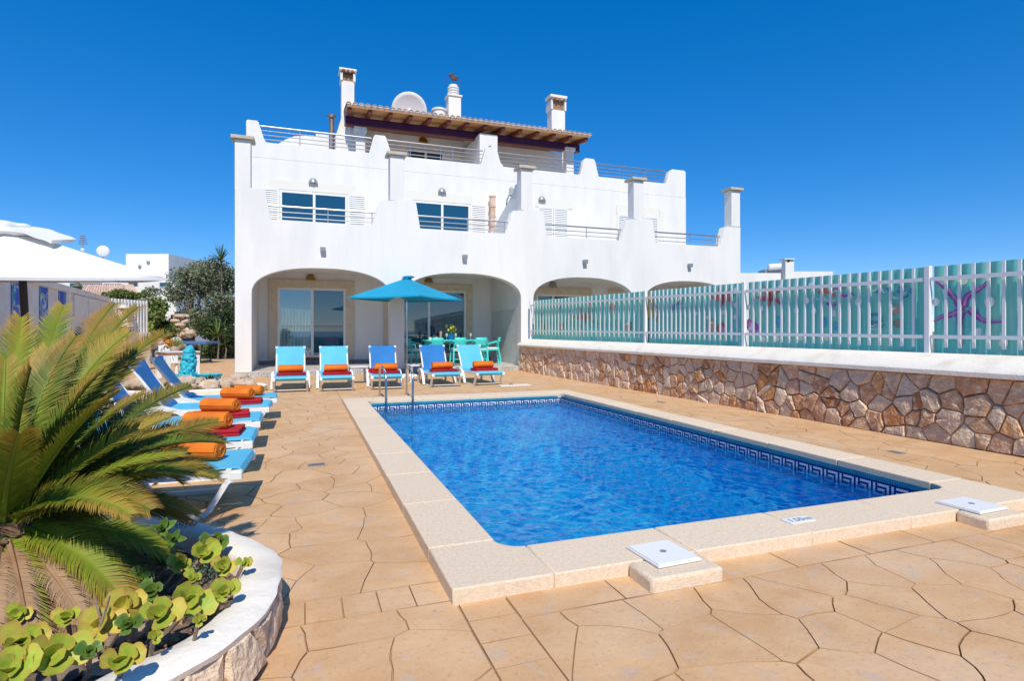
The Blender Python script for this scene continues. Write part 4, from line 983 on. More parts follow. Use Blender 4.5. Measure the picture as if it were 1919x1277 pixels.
# ================================================================== parasols
def parasol(name, label, cx, cy, half, ze, za, ang, m_cloth, m_pole, pr, vent=True, sag=.05):
    t = thing(name, label, 'parasol', (cx, cy, 0), ang)
    nS, nR = 4, 10; b = MB(); vs = []; fs = []; N = nS * 8
    for j in range(nR + 1):
        u = j / nR
        for i in range(N):
            k = i / 8.0; c0 = int(k); f_ = k - c0
            a0 = math.pi / 2 * c0; a1 = math.pi / 2 * (c0 + 1)
            x = half * ((1 - f_) * math.cos(a0) + f_ * math.cos(a1)); y = half * ((1 - f_) * math.sin(a0) + f_ * math.sin(a1))
            bel = 4 * f_ * (1 - f_)
            z = za + (ze - za) * (u ** .93) - sag * bel * math.sin(math.pi * min(u, .92)) * .6 - .02 * bel * u
            sh = 1 - .035 * bel * u
            vs.append((x * u * sh, y * u * sh, z))
    for j in range(nR):
        for i in range(N): fs.append((j * N + i, j * N + (i + 1) % N, (j + 1) * N + (i + 1) % N, (j + 1) * N + i))
    b.add(vs, fs); o = b.build('canopy', m_cloth, t, smooth=True, angle=25, local=True)
    s_ = o.modifiers.new('thick', 'SOLIDIFY'); s_.thickness = .006
    b = MB()      # short valance hem
    for c0 in range(4):
        a0 = math.pi / 2 * c0; a1 = a0 + math.pi / 2; P = [(half * ((1 - f_) * math.cos(a0) + f_ * math.cos(a1)) * (1 - .035 * 4 * f_ * (1 - f_)), half * ((1 - f_) * math.sin(a0) + f_ * math.sin(a1)) * (1 - .035 * 4 * f_ * (1 - f_)), ze - .02 * 4 * f_ * (1 - f_)) for f_ in [q / 8 for q in range(9)]]
        for i in range(8):
            p0, p1 = P[i], P[i + 1]; b.add([p0, p1, (p1[0], p1[1], p1[2] - .035), (p0[0], p0[1], p0[2] - .035)], [(0, 1, 2, 3)])
    o = b.build('hem', m_cloth, t, local=True); s_ = o.modifiers.new('thick', 'SOLIDIFY'); s_.thickness = .006
    for c0 in range(4):
        a = math.pi / 2 * c0; MB().tube([(0.03 * math.cos(a), .03 * math.sin(a), za - .06), (half * .98 * math.cos(a), half * .98 * math.sin(a), ze - .03)], .012, 6).build('rib', m_pole, t, local=True)
        if False: MB().tube([(pr * math.cos(a), pr * math.sin(a), ze - .30), (half * .5 * math.cos(a), half * .5 * math.sin(a), (za + ze) / 2 - .06)], .010, 6).build('strut', m_pole, t, local=True)
    MB().tube([(0, 0, 0.02), (0, 0, za)], pr, 12).build('pole', m_pole, t, smooth=True, angle=40, local=True)
    if False: MB().lathe([(pr * 1.5, ze - .36), (pr * 2, ze - .34), (pr * 2, ze - .27), (pr * 1.4, ze - .25)], 12).build('runner', m_pole, t, smooth=True, angle=40, local=True)
    o = MB().box(-.28, .28, -.28, .28, 0.0, .07).build('base', m_plastic, t, local=True); bevel(o, .02, 2)
    return t
m_bluec = mat('sky_blue_canvas', (0.012, 0.42, 0.66), 0.75, (0.012, 0.38, 0.60), 2, transl=.25, bump=.15, bscale=200, bdist=.002)
m_whitec = mat('white_canvas', (0.86, 0.86, 0.84), 0.8, (0.83, 0.825, 0.80), 2, transl=.14, bump=.15, bscale=200, bdist=.002)
t = parasol('blue_parasol', 'bright blue square parasol standing before the house porch pillar', 3.08, 18.2, 1.80, 2.47, 3.13, R(2), m_bluec, m_steel, .03)
b = MB(); b.lathe([(.17, -.06), (.11, -.02), (.03, .02)], 4, (0, 0, 3.14)); b.build('vent_cap', m_bluec, t, local=True)
MB().blob((.06, -.05, 3.15), .09, 4, jit=.6, sc=(2.0, 1, .45)).build('vent_fold', m_bluec, t, smooth=True, local=True)
q = at_f(60, 620, 7.9)
t = parasol('white_parasol', 'large white square parasol on a dark pole at the left edge', q.x, q.y, 1.93, 2.17, 2.80, -YAW, m_whitec, m_dark, .045)
t.rotation_euler = (Matrix.Rotation(R(4), 3, Vector((_rt[0], _rt[1], 0))) @ Matrix.Rotation(-YAW, 3, 'Z')).to_euler()
for c_, r_, sc in (((-.16, 0, 2.80), .26, (1.15, 1.2, .50)), ((-.46, 0, 2.72), .24, (1.2, 1.2, .40))):
    MB().blob(c_, r_, int(r_ * 100), 20, 14, jit=.4, sc=sc).build('vent_flap', m_whitec, t, smooth=True, angle=60, local=True)

MB().ribbon([(-.02, 0, 2.83), (.10, 0, 2.815), (.24, 0, 2.79), (.36, .02, 2.735), (.48, .03, 2.70), (.56, .03, 2.66)], .42, .05, (0, 1, .12)).build('vent_flap', m_whitec, t, smooth=True, angle=30, local=True)
# ================================================================== dining set in the porch
m_tq = mat('turquoise_plastic', (0.06, 0.62, 0.60), 0.45, objvar=.08)
FZ = .168
tc = at_y(850, 637, 21.35); TX, TYC, TZ = tc.x, 21.35, tc.z
t = thing('dining_table', 'turquoise bar-height dining table in the porch behind the loungers', 'table', (TX, TYC, FZ))
o = MB().box(TX - 1.15, TX + 1.15, TYC - .5, TYC + .5, TZ - .05, TZ).build('table_top', m_tq, t); bevel(o, .012, 2)
MB().box(TX - 1.05, TX + 1.05, TYC - .42, TYC + .42, TZ - .13, TZ - .052).build('apron', m_tq, t)
for sx in (-1, 1):
    for sy in (-1, 1): MB().bar((TX + sx * .98, TYC + sy * .36, TZ - .06), (TX + sx * 1.02, TYC + sy * .40, FZ), .08, .08).build('leg', m_tq, t)
SH = .56
def chair_proto():
    t = thing('bar_chair', 'x', 'chair', (0, 0, 0), 0, 'turquoise plastic chairs round the porch table')
    o = MB().prism([(-.24, -.22), (.24, -.22), (.25, .2), (.21, .25), (-.21, .25), (-.25, .2)], SH - .04, SH, 'z').build('seat', m_tq, t, local=True); bevel(o, .015, 2)
    b = MB(); vs = []; fs = []
    for j in range(4):
        for i in range(7):
            u = (i - 3) / 3; z = SH + .10 + .36 * j / 3; vs.append((u * (.25 - .01 * j), -.24 - .10 * j / 3 + .05 * u * u, z))
    for j in range(3):
        for i in range(6): fs.append((j * 7 + i, j * 7 + i + 1, j * 7 + 8 + i, j * 7 + 7 + i))
    b.add(vs, fs); o = b.build('backrest', m_tq, t, smooth=True, angle=60, local=True); s_ = o.modifiers.new('thick', 'SOLIDIFY'); s_.thickness = .025
    for sx in (-1, 1):
        MB().ribbon([(sx * .24, -.30, SH + .34), (sx * .285, -.05, SH + .27), (sx * .275, .20, SH + .20), (sx * .265, .23, SH)], .045, .03).build('arm', m_tq, t, smooth=True, angle=50, local=True)
        MB().ribbon([(sx * .23, -.20, SH + .12), (sx * .235, -.22, SH - .02), (sx * .25, -.27, SH * .5), (sx * .27, -.30, 0)], .05, .05).build('leg', m_tq, t, smooth=True, angle=50, local=True)
        MB().ribbon([(sx * .23, .20, SH - .02), (sx * .25, .24, SH * .5), (sx * .265, .26, 0)], .05, .05).build('leg', m_tq, t, smooth=True, angle=50, local=True)
    for y_ in (-.25, .24): MB().bar((-.26, y_, SH * .42), (.26, y_, SH * .42), .03, .03).build('stretcher', m_tq, t, local=True)
    return t
CP = chair_proto()
cush = thing('seat_cushion', 'x', 'cushion', (0, 0, 0), 0, 'white cushions on the turquoise chairs')
o = MB().box(-.23, .23, -.20, .24, 0, .07).build('pad', mat('white_cotton', (.76, .76, .75), .9, bump=.3), cush, local=True); bevel(o, .028, 3)
o = MB().box(-.235, .235, -.205, .245, .031, .037).build('piping', bpy.data.materials['white_cotton'], cush, local=True)
spots = [(at_y(817, 650, 20.55).x, 20.55, 0, 'turquoise chair seen from behind at left of the dining table front', None),
         (at_y(859, 650, 20.55).x, 20.55, 0, 'turquoise chair seen from behind at the middle of the table front', 'white cushion on the middle front chair'),
         (at_y(898, 650, 20.60).x, 20.60, 0, 'turquoise chair seen from behind at right of the dining table front', 'white cushion on the right front chair'),
         (at_y(776, 650, 20.5).x, 20.5, -70, 'turquoise armchair at the left end of the table beside the parasol pole', 'white cushion on the left end chair'),
         (at_y(922, 650, 21.3).x, 21.3, 82, 'turquoise armchair turned sideways at the right end of the table', 'white cushion on the right end chair')]
fc_ = True; fq = True
for x, y, a, l, cl in spots:
    c_ = CP if fc_ else copy_tree(CP); fc_ = False
    c_.location = (x, y, FZ); c_.rotation_euler.z = R(a); c_['label'] = l
    if cl:
        k = cush if fq else copy_tree(cush); fq = False
        k.location = (x, y, FZ + SH + .002); k.rotation_euler.z = R(a); k['label'] = cl
# on the table
vx = at_y(845, 630, TYC).x
v = thing('flower_vase', 'blue pot of yellow tulips on the turquoise table', 'flower vase', (vx, TYC, TZ))
MB().lathe([(.085, 0), (.12, .10), (.125, .22), (.11, .22), (.10, .05)], 16, (vx, TYC, TZ)).build('pot', mat('blue_glaze', (.01, .16, .48), .25), v, smooth=True, angle=50)
m_stem = mat('stem_green', (.09, .20, .035), .6); m_yel = mat('yellow_petal', (.72, .52, .03), .6, (.6, .55, .15), 4)
st = MB(); rng2 = random.Random(3)
for k in range(11):
    a = rng2.uniform(0, 6.28); r_ = rng2.uniform(.03, .22); h = rng2.uniform(.34, .56); top = Vector((vx + r_ * math.cos(a), TYC + r_ * math.sin(a), TZ + h))
    st.tube([(vx + .2 * r_ * math.cos(a), TYC, TZ + .15), (vx + .6 * r_ * math.cos(a), TYC + .5 * r_ * math.sin(a), TZ + h * .6), top], .009, 5)
    b = MB(); b.lathe([(.012, -.05), (.04, -.02), (.045, .02), (.022, .055), (.008, .06)], 7, top); b.build('tulip', m_yel, v, smooth=True)
    st.add([top - Vector((0, 0, .22)), top + Vector((.06 * math.cos(a + 1), .05, -.12)), top + Vector((.05 * math.cos(a + 1), .03, .0)), top - Vector((0.02, 0, .12))], [(0, 1, 2, 3)])
st.build('stems', m_stem, v)
def lathe_thing(name, label, cat, px_, y, prof, m, group=None, dy=0):
    x = at_y(px_, 630, TYC + dy).x; t = thing(name, label, cat, (x, TYC + dy, TZ), 0, group); MB().lathe(prof, 14, (x, TYC + dy, TZ)).build('body', m, t, smooth=True, angle=45); return t, x
t, x = lathe_thing('wine_bottle', 'dark green wine bottle right of the tulips on the table', 'bottle', 864, 0, [(.045, 0), (.047, .20), (.018, .27), (.018, .34), (.021, .345), (.021, .36)], mat('bottle_glass', (.005, .02, .01), .1), dy=-.1)
m_clear = mat('pale_glass', (.55, .55, .52), .1); m_pinkg = mat('rose_wine', (.55, .27, .20), .15)
gp = [(.035, 0), (.036, .006), (.007, .012), (.007, .10), (.035, .13), (.045, .18), (.038, .24)]
for px_, l, m_ in ((826, 'tall glass of pink wine left of the tulip vase', m_pinkg), (854, 'clear wine glass between the tulips and the bottle', m_clear), (882, 'clear wine glass near the right end of the table', m_clear), (837, 'clear wine glass just left of the blue pot', m_clear)):
    t, x = lathe_thing('wine_glass', l, 'glass', px_, 0, gp if px_ != 826 else [(.03, 0), (.04, .02), (.045, .30), (.04, .32)], m_, 'glasses on the porch table', dy=.1 if px_ == 882 else -.15)
for px_, l in ((818, 'white mug on the left part of the turquoise table'), (806, 'white bowl at the left end of the turquoise table')):
    lathe_thing('white_mug', l, 'crockery', px_, 0, [(.05, 0), (.06, .10), (.05, .10), (.045, .02)], m_white, 'white crockery on the porch table', dy=-.2)
# ================================================================== planter with sago palm
ctrl = [(-.10, 3.10), (-.125, 3.33), (-.21, 3.52), (-.36, 3.76), (-.53, 3.97), (-.78, 4.15), (-1.2, 4.30), (-1.7, 4.22), (-2.1, 3.85), (-2.3, 3.2), (-2.1, 2.5), (-1.6, 2.05), (-1.0, 1.98), (-.66, 2.12), (-.46, 2.26), (-.29, 2.42), (-.18, 2.62), (-.115, 2.86)]
def closed_spline(P, sub=6):
    o = []; n = len(P)
    for i in range(n):
        p0, p1, p2, p3 = P[i - 1], P[i], P[(i + 1) % n], P[(i + 2) % n]
        for k in range(sub):
            t = k / sub; o.append(tuple(.5 * (2 * p1[j] + (p2[j] - p0[j]) * t + (2 * p0[j] - 5 * p1[j] + 4 * p2[j] - p3[j]) * t * t + (3 * p1[j] - p0[j] - 3 * p2[j] + p3[j]) * t ** 3) for j in (0, 1)))
    return o
OUT = closed_spline(ctrl); NO = len(OUT); PC = (-1.2, 3.15)
nor = []
for i in range(NO):
    a = OUT[i - 1]; c = OUT[(i + 1) % NO]; tx, ty = c[0] - a[0], c[1] - a[1]; l = math.hypot(tx, ty); nx_, ny_ = ty / l, -tx / l
    if (OUT[i][0] - PC[0]) * nx_ + (OUT[i][1] - PC[1]) * ny_ < 0: nx_, ny_ = -nx_, -ny_
    nor.append((nx_, ny_))
def off(i, dd): i %= NO; return (OUT[i][0] + nor[i][0] * dd, OUT[i][1] + nor[i][1] * dd)
ZR = .25
planter = thing('planter', 'curved stone planter with a broad white plastered rim in the left foreground', 'planter', (PC[0], PC[1], 0))
b = MB(); vs = []; fs = []
prof = [(-.005, ZR - .035), (.004, ZR - .012), (-.012, ZR), (-.10, ZR + .004), (-.175, ZR), (-.19, ZR - .02), (-.195, ZR - .14)]
for i in range(NO):
    for (dd, z) in prof:
        x, y = off(i, dd + .016 * noise.noise((OUT[i][0] * 7, OUT[i][1] * 7, dd * 9)))
        vs.append((x, y, z + .010 * noise.noise((x * 9, y * 9, 1.3)) - (.02 * abs(noise.noise((x * 17, y * 17, 5.0))) if z < ZR - .02 else 0)))
m_ = len(prof)
for i in range(NO):
    for j in range(m_ - 1): fs.append((i * m_ + j, ((i + 1) % NO) * m_ + j, ((i + 1) % NO) * m_ + j + 1, i * m_ + j + 1))
b.add(vs, fs); b.build('rim', m_plaster2, planter, smooth=True, angle=60)
b = MB(); vs = []; fs = []
for i in range(NO):
    x, y = off(i, -.045); vs += [(x, y, -.02), (x, y, ZR - .03)]
for i in range(NO): fs.append((2 * i, 2 * ((i + 1) % NO), 2 * ((i + 1) % NO) + 1, 2 * i + 1))
b.add(vs, fs); b.build('mortar_core', m_mortar, planter)
per = [0.0]
for i in range(NO): per.append(per[-1] + math.dist(OUT[i], OUT[(i + 1) % NO]))
def on_per(s, dd):
    s %= per[-1]; i = max(0, min(NO - 1, int(np.searchsorted(per, s)) - 1)); f_ = (s - per[i]) / max(per[i + 1] - per[i], 1e-6); a = off(i, dd); c = off(i + 1, dd); return a[0] + (c[0] - a[0]) * f_, a[1] + (c[1] - a[1]) * f_
m_rock = mat('cream_planter_rock', (.76, .60, .43), .9, (.46, .26, .14), 7, detail=12, bump=1.0, bscale=22, bdist=.03, contrast=(.50, .70), objvar=.08)
r3 = random.Random(9)
for poly in voronoi(0, per[-1], -.01, ZR - .022, .215, .40, r3):
    pp = inset(poly, .004)
    if len(pp) < 3 or abs(area(pp)) < .003: continue
    cx, cz = centroid(pp); vs, fs = rubble(pp, cx, cz, r3.uniform(.035, .07), r3)
    wv = []
    for (s, dep, z) in vs:
        x, y = on_per(s, -.055 + (.035 - dep) + .012 * noise.noise((s * 14, z * 14, 2.0))); wv.append((x, y, z))
    MB().add(wv, fs).build('stone', m_rock, planter, smooth=True, angle=30)
# soil
b = MB(); N2 = 12; vs = [(PC[0], PC[1], .17)]; fs = []
for j in range(1, N2 + 1):
    for i in range(NO):
        x, y = off(i, -.19); x = PC[0] + (x - PC[0]) * j / N2; y = PC[1] + (y - PC[1]) * j / N2
        vs.append((x, y, .145 + .03 * noise.noise((x * 5, y * 5, 0)) + .018 * noise.noise((x * 21, y * 21, 4))))
for i in range(NO): fs.append((0, 1 + i, 1 + (i + 1) % NO))
for j in range(N2 - 1):
    for i in range(NO): fs.append((1 + j * NO + i, 1 + (j + 1) * NO + i, 1 + (j + 1) * NO + (i + 1) % NO, 1 + j * NO + (i + 1) % NO))
b.add(vs, fs); b.build('soil', mat('planter_soil', (.10, .065, .045), .95, (.20, .14, .10), 25, bump=.8, bscale=60, bdist=.02), planter, smooth=True, angle=0)
b = MB()
for k in range(420):
    a = r3.uniform(0, 6.28); rr_ = math.sqrt(r3.random()); i = r3.randrange(NO); x, y = off(i, -.22); x = PC[0] + (x - PC[0]) * rr_; y = PC[1] + (y - PC[1]) * rr_
    b.blob((x, y, .155 + r3.uniform(0, .02)), r3.uniform(.006, .022), k, 6, 4, .5, sc=(1.3, 1, .7))
tag(b.build('gravel', mat('litter_gravel', (.30, .22, .16), .9, (.16, .10, .07), 20), planter), kind='stuff')

# ---- sago palm
PCX, PCY, PCZ = -1.27, 3.20, .60
palm = thing('sago_palm', 'large sago palm with arching yellow-green fronds and a brown skirt of dead fronds', 'palm', (PCX, PCY, .12))
b = MB(); vs = []
b.lathe([(.16, .0), (.18, .12), (.17, .26), (.15, .38), (.10, .47)], 14, (PCX, PCY, .13))
r4 = random.Random(21)
for k in range(110):
    a = k * 2.4; z = .14 + .42 * k / 110; rr_ = .165 if z < .45 else .14
    p0 = Vector((PCX + rr_ * math.cos(a), PCY + rr_ * math.sin(a), z)); dv = Vector((math.cos(a), math.sin(a), .8)).normalized()
    b.bar(p0 - dv * .02, p0 + dv * r4.uniform(.03, .06), .028, .018)
b.build('trunk', mat('palm_trunk', (.11, .065, .04), .9, (.20, .12, .07), 12, bump=.6), palm)
m_fr = [mat('frond_green', (.14, .23, .02), .55, (.065, .13, .012), 5, transl=.22, attr='tip', tipcol=(.46, .22, .04), coord='Object', contrast=(.3, .7)),
        mat('frond_yellow_green', (.27, .345, .028), .55, (.17, .25, .02), 5, transl=.25, attr='tip', tipcol=(.50, .27, .05), contrast=(.3, .7)),
        mat('frond_dark_green', (.075, .145, .02), .55, (.04, .085, .012), 5, transl=.18, attr='tip', tipcol=(.34, .25, .05), contrast=(.3, .7))]
m_fd = mat('dead_frond', (.24, .125, .06), .85, (.36, .22, .12), 6, attr='tip', tipcol=(.40, .27, .16))
def frond(p0, az, el, L, droop, wd, m, nleaf=185, v_up=.55, name='frond', tipage=.78, roll=0.0, face=None):
    b = MB(); n = 14; pts = []; p = Vector(p0); e = el
    for i in range(n + 1):
        pts.append(p.copy()); st_ = L / n; p = p + Vector((math.cos(az) * math.cos(e), math.sin(az) * math.cos(e), math.sin(e))) * st_; e -= droop / n * (0.5 + 1.0 * i / n)
    b.tube(pts, [.012 * (1 - .8 * i / n) + .002 for i in range(n + 1)], 5)
    side0 = Vector((-math.sin(az), math.cos(az), 0))
    for k in range(nleaf):
        u = .10 + .90 * k / nleaf; i = min(n - 1, int(u * n)); f_ = u * n - i; q = pts[i].lerp(pts[i + 1], f_); tg = (pts[i + 1] - pts[i]).normalized()
        up = side0.cross(tg).normalized() * -1
        if up.z < 0: up = -up
        if face is not None:
            fu = up * (1 - face) + (Vector((0, 0, EYE + .3)) - q).normalized() * face; up = (fu - tg * fu.dot(tg)).normalized()
        sdv = tg.cross(up)
        prof_ = min(1, (u - .04) / .14) * (1 - max(0, (u - .55) / .45) ** 2 * .62); ll = wd * prof_ * r4.uniform(.9, 1.06)
        lean = .35 + .75 * u
        for s in (-1, 1):
            sd = sdv * s
            vj = r4.uniform(.75, 1.3); dv = (sd + up * vj * v_up * (1 - .25 * u) + tg * lean + Vector((r4.uniform(-.06, .06), r4.uniform(-.06, .06), r4.uniform(-.06, .06)))).normalized()
            wv = tg * .0040; q1 = q + dv * ll * .55 - up * 0; q2 = q + dv * ll + Vector((0, 0, -.012 * ll / .1)) + tg * .015
            lv = r4.uniform(0, .16); ag = max(0.0, min(1.0, (u - tipage) / .2)) * r4.uniform(.4, 1.0) + (r4.random() < .04) * .5  # random leaflet tone paints in light and dark striping; tips also brown
            b.add([q - wv, q + wv, q1 + wv * .9, q1 - wv * .9, q2], [(0, 1, 2, 3), (3, 2, 4)], 0, [lv + ag * .5, lv + ag * .5, min(1, lv + ag * .7), min(1, lv + ag * .7), min(1, ag + .45)])
    return b.build(name, m, palm, recalc=False, attr='tip')
fl = []
def toward(px_, py, f):      # frond aimed at a point of the place: azimuth, elevation and reach from the crown
    q = at_f(px_, py, f) - Vector((PCX, PCY, PCZ)); return math.atan2(q.y, q.x), math.atan2(q.z, math.hypot(q.x, q.y)), q.length
aims = [(415, 872, 3.6, 0), (395, 935, 3.4, 2), (345, 1000, 3.1, 0), (275, 930, 2.8, 1), (130, 990, 2.45, 1), (40, 1010, 2.6, 0), (360, 890, 3.0, 0), (290, 790, 3.2, 2), (230, 780, 2.9, 0), (320, 860, 3.1, 2), (120, 590, 3.3, 1), (215, 592, 3.7, 0), (150, 640, 3.0, 0), (262, 600, 3.6, 0), (312, 650, 3.5, 0), (250, 640, 3.2, 1), (90, 660, 2.9, 1), (345, 745, 3.5, 2), (395, 812, 3.5, 0), (250, 690, 3.6, 2), (412, 868, 3.4, 0), (380, 925, 3.2, 1), (385, 845, 3.8, 2), (285, 1000, 3.0, 0),
        (205, 1055, 2.75, 1), (75, 1055, 2.55, 1), (10, 1040, 2.5, 1), (210, 850, 2.75, 1), (110, 860, 2.6, 1), (190, 700, 2.8, 0), (40, 610, 3.1, 1), (10, 700, 2.7, 1), (300, 830, 2.95, 0), (240, 900, 2.7, 1), (150, 985, 2.5, 0), (215, 690, 3.1, 0), (180, 620, 4.1, 2), (60, 600, 4.0, 2), (290, 640, 4.2, 2), (190, 640, 3.6, 0),
        (20, 900, 2.35, 1), (35, 800, 2.5, 0), (255, 960, 3.7, 2), (330, 960, 3.9, 2)]
for k, (x, y, f, c_) in enumerate(aims):
    az, el, L = toward(x, y, f); dr = r4.uniform(.35, .75) if el > .1 else r4.uniform(.7, 1.1)
    L = min(1.55, max(.75, L * 1.03)); frond((PCX + .05 * math.cos(az), PCY + .05 * math.sin(az), PCZ - .02), az, el + dr * .50, L, dr, .155 if L > 1 else .135, m_fr[c_], v_up=r4.uniform(.25, .7), face=r4.uniform(.1, .6), tipage=r4.uniform(.55, .85))
for k in range(30):      # the rest of the crown, around and behind
    az = R(75) + R(190) * ((k * .618) % 1.0); el = r4.uniform(-.1, .75); frond((PCX, PCY, PCZ - .02), az, el + .25, r4.uniform(.85, 1.08), r4.uniform(.6, 1.1), .155, m_fr[r4.choice((0, 0, 2, 1))], nleaf=85, v_up=r4.uniform(.3, .7))
for k in range(30):      # dead skirt
    az = -2.3 + k * .072 + r4.uniform(-.05, .05); frond((PCX + .15 * math.cos(az), PCY + .15 * math.sin(az), PCZ - .06 - .05 * (k % 3)), az, -.42 - .16 * (k % 3), r4.uniform(.50, .72), .55, .075, m_fd, 90, .15, 'dead_frond', .2, face=.3)

# ---- succulents
def leaf_mesh(name, m, thick=.07, point=0.0, cup=.16):
    nu, nv = 9, 7; b = MB(); top = []; 
    for i in range(nu + 1):
        u = i / nu; wv = (.20 + .80 * math.sin(min(1, u / .72) * math.pi / 2) ** 1.3) * (1 if u < .72 else math.sqrt(max(0.0, 1 - ((u - .72) / .28) ** 2))) * .42
        if point: wv = math.sin(math.pi * (u * .86 + .10)) ** .9 * .24
        for j in range(nv):
            v = (j - (nv - 1) / 2) / ((nv - 1) / 2); top.append((u, v * wv, cup * (v * v) * wv * 1.6 + .10 * u * u, max(abs(v) ** 3, max(0, (u - .82) / .18))))
    vs = []; at_ = []
    for s in (1, -1):
        for (x, y, z, e) in top: vs.append((x, y, z + s * thick * .5 * (1 - .75 * abs(e)) * (1 - .3 * x))); at_.append(e)
    n = (nu + 1) * nv; fs = []
    for i in range(nu):
        for j in range(nv - 1):
            a = i * nv + j; fs += [(a, a + 1, a + nv + 1, a + nv), (n + a + 1, n + a, n + a + nv, n + a + nv + 1)]
    for i in range(nu): fs += [(i * nv, i * nv + nv, n + i * nv + nv, n + i * nv), (i * nv + nv - 1, n + i * nv + nv - 1, n + i * nv + 2 * nv - 1, i * nv + 2 * nv - 1)]
    for j in range(nv - 1): fs += [(nu * nv + j, nu * nv + j + 1, n + nu * nv + j + 1, n + nu * nv + j), (j + 1, j, n + j, n + j + 1)]
    b.add(vs, fs, 0, at_); return b.mesh(name, m, True, 60, attr='tip')
m_sg = mat('succulent_yellow_green', (.42, .49, .06), .5, (.28, .39, .04), 3, transl=.12, attr='tip', tipcol=(.50, .40, .06), objvar=.14)
m_sy = mat('succulent_yellow', (.62, .52, .10), .4, (.46, .46, .07), 3, transl=.12, attr='tip', tipcol=(.60, .38, .08), objvar=.10)
m_sd = mat('succulent_deep_green', (.055, .14, .025), .38, (.09, .19, .03), 3, transl=.08, attr='tip', tipcol=(.20, .25, .05), objvar=.16)
LM = {'g': leaf_mesh('leaf', m_sg), 'y': leaf_mesh('leaf', m_sy), 'd': leaf_mesh('leaf', m_sd, .12), 'p': leaf_mesh('leaf', m_sd, .07, 1.0, .2)}
m_stemw = mat('woody_stem', (.34, .27, .21), .9, (.22, .16, .12), 14, bump=.4)
r5 = random.Random(4)
def rosette(px_, py, rpx, col, label, z=.34, open_=.6, n=None):
    c = at_z(px_, py, z); fwd = c.x * _fw[0] + c.y * _fw[1]; r_ = rpx / FOC * fwd * (1.04 if px_ < 260 else 1.04)
    t = thing('succulent_rosette', label, 'succulent', (c.x, c.y, c.z - .02), 0, 'rosette succulents in the planter')
    tilt = Vector((-c.x + r5.uniform(-1, 1), -c.y + r5.uniform(-1, 1), 1.8)).normalized().to_track_quat('Z', 'Y')
    n = n or (r5.choice((7, 8, 9)) if rpx > 20 else 6)
    for k in range(n):
        u = k / (n - 1); az = k * 2.3999 + r5.uniform(-.4, .4); el = R(r5.uniform(8, 30) + 55 * u ** 1.2) * (1.15 - .35 * open_) + r5.uniform(-.08, .08); ln = r_ * (1.15 - .45 * u) * r5.uniform(.8, 1.12)
        q = tilt @ Matrix.Rotation(az, 3, 'Z').to_quaternion() @ Matrix.Rotation(-el, 3, 'Y').to_quaternion()
        c_ = 'y' if (col == 'g' and u < .2 and r5.random() < .5) else col
        piece('leaf', LM[c_], t, (0, 0, 0), q.to_euler(), (ln, ln * r5.uniform(.9, 1.1), ln))
    inw = Vector((PC[0] - c.x, PC[1] - c.y, 0)).normalized() * (.13 if c.x > -.75 else .04); foot = Vector((inw.x + r5.uniform(-.03, .03), inw.y + r5.uniform(-.03, .03), .17 - c.z)); MB().tube([(0, 0, 0), foot * .5 + Vector((.02, .01, 0)), foot], [.010, .008, .011], 6).build('stem', m_stemw, t, smooth=True, local=True)
SU = [(32, 1144, 22, 'g', 'small pale succulent rosette near the left frame edge, below the dead fronds'), (36, 1196, 44, 'g', 'broad green succulent rosette second up from the bottom left corner'),
      (92, 1222, 56, 'g', 'largest cupped yellow-green succulent rosette at bottom left'), (14, 1250, 48, 'g', 'succulent rosette in the very bottom left corner of the planter'),
      (125, 1150, 27, 'g', 'upright green rosette in front of the brown dead fronds'), (185, 1166, 46, 'y', 'wide yellow rosette left of the bare diagonal twig'),
      (232, 1130, 38, 'y', 'most golden yellow rosette, right of the twig top'), (296, 1146, 40, 'g', 'open yellow-green rosette by the reddish stone at the rim'),
      (243, 1164, 24, 'd', 'dark green rosette tucked under the golden one'), (288, 1187, 17, 'g', 'tiny green rosette beside the pale fat stem'),
      (224, 1230, 46, 'g', 'yellow-green rosette at the bottom, leaning against the white rim'), (282, 1103, 23, 'd', 'glossy dark rosette in the middle of the planter shade'),
      (352, 1118, 42, 'g', 'tall twin yellow-green rosette close to the right rim'), (417, 1106, 27, 'g', 'rounded rosette casting a shadow on the white rim'),
      (362, 1078, 19, 'g', 'pale disc shaped rosette above the twin rosette'), (338, 1049, 21, 'g', 'cupped small rosette left of centre in the right cluster'),
      (382, 1030, 29, 'g', 'yellow-green rosette in the upper middle of the right cluster'), (417, 1054, 25, 'g', 'folded bright rosette in the right cluster near the rim'),
      (456, 1050, 18, 'g', 'outermost right rosette overhanging the white rim'), (398, 1010, 32, 'd', 'dark rosette at the far top of the right cluster'),
      (301, 1040, 24, 'd', 'dark green rosette on a stem below the upright shoots'), (240, 1046, 14, 'd', 'smallest dark rosette against the old palm base'), (262, 1074, 22, 'd', 'dark rosette in shade left of the planter centre'),
      (372, 1155, 16, 'g', 'low rosette under the twin rosette at the rim edge'), (165, 1215, 24, 'd', 'shaded green rosette right of the largest one')]
for s in SU: rosette(s[0], s[1], s[2], s[3], s[4], z=.36 if s[1] > 1120 else .33)
for s in ((303, 986, 24, 'p', 'upright pointed shoot highest in the planter against the shaded rim', .46), (325, 1004, 22, 'p', 'second pointed shoot, just right of the highest one', .42), (143, 992, 16, 'p', 'pointed dark shoot between palm fronds, left of the planter', .42)): rosette(s[0], s[1], s[2], s[3], s[4], s[5], .1, 8)
t = thing('bare_twig', 'long bare grey twig rising diagonally among the succulents', 'twig', tuple(at_z(160, 1225, .2)))
q0, q1, q2 = at_z(160, 1225, .2), at_z(190, 1170, .36), at_z(206, 1118, .46)
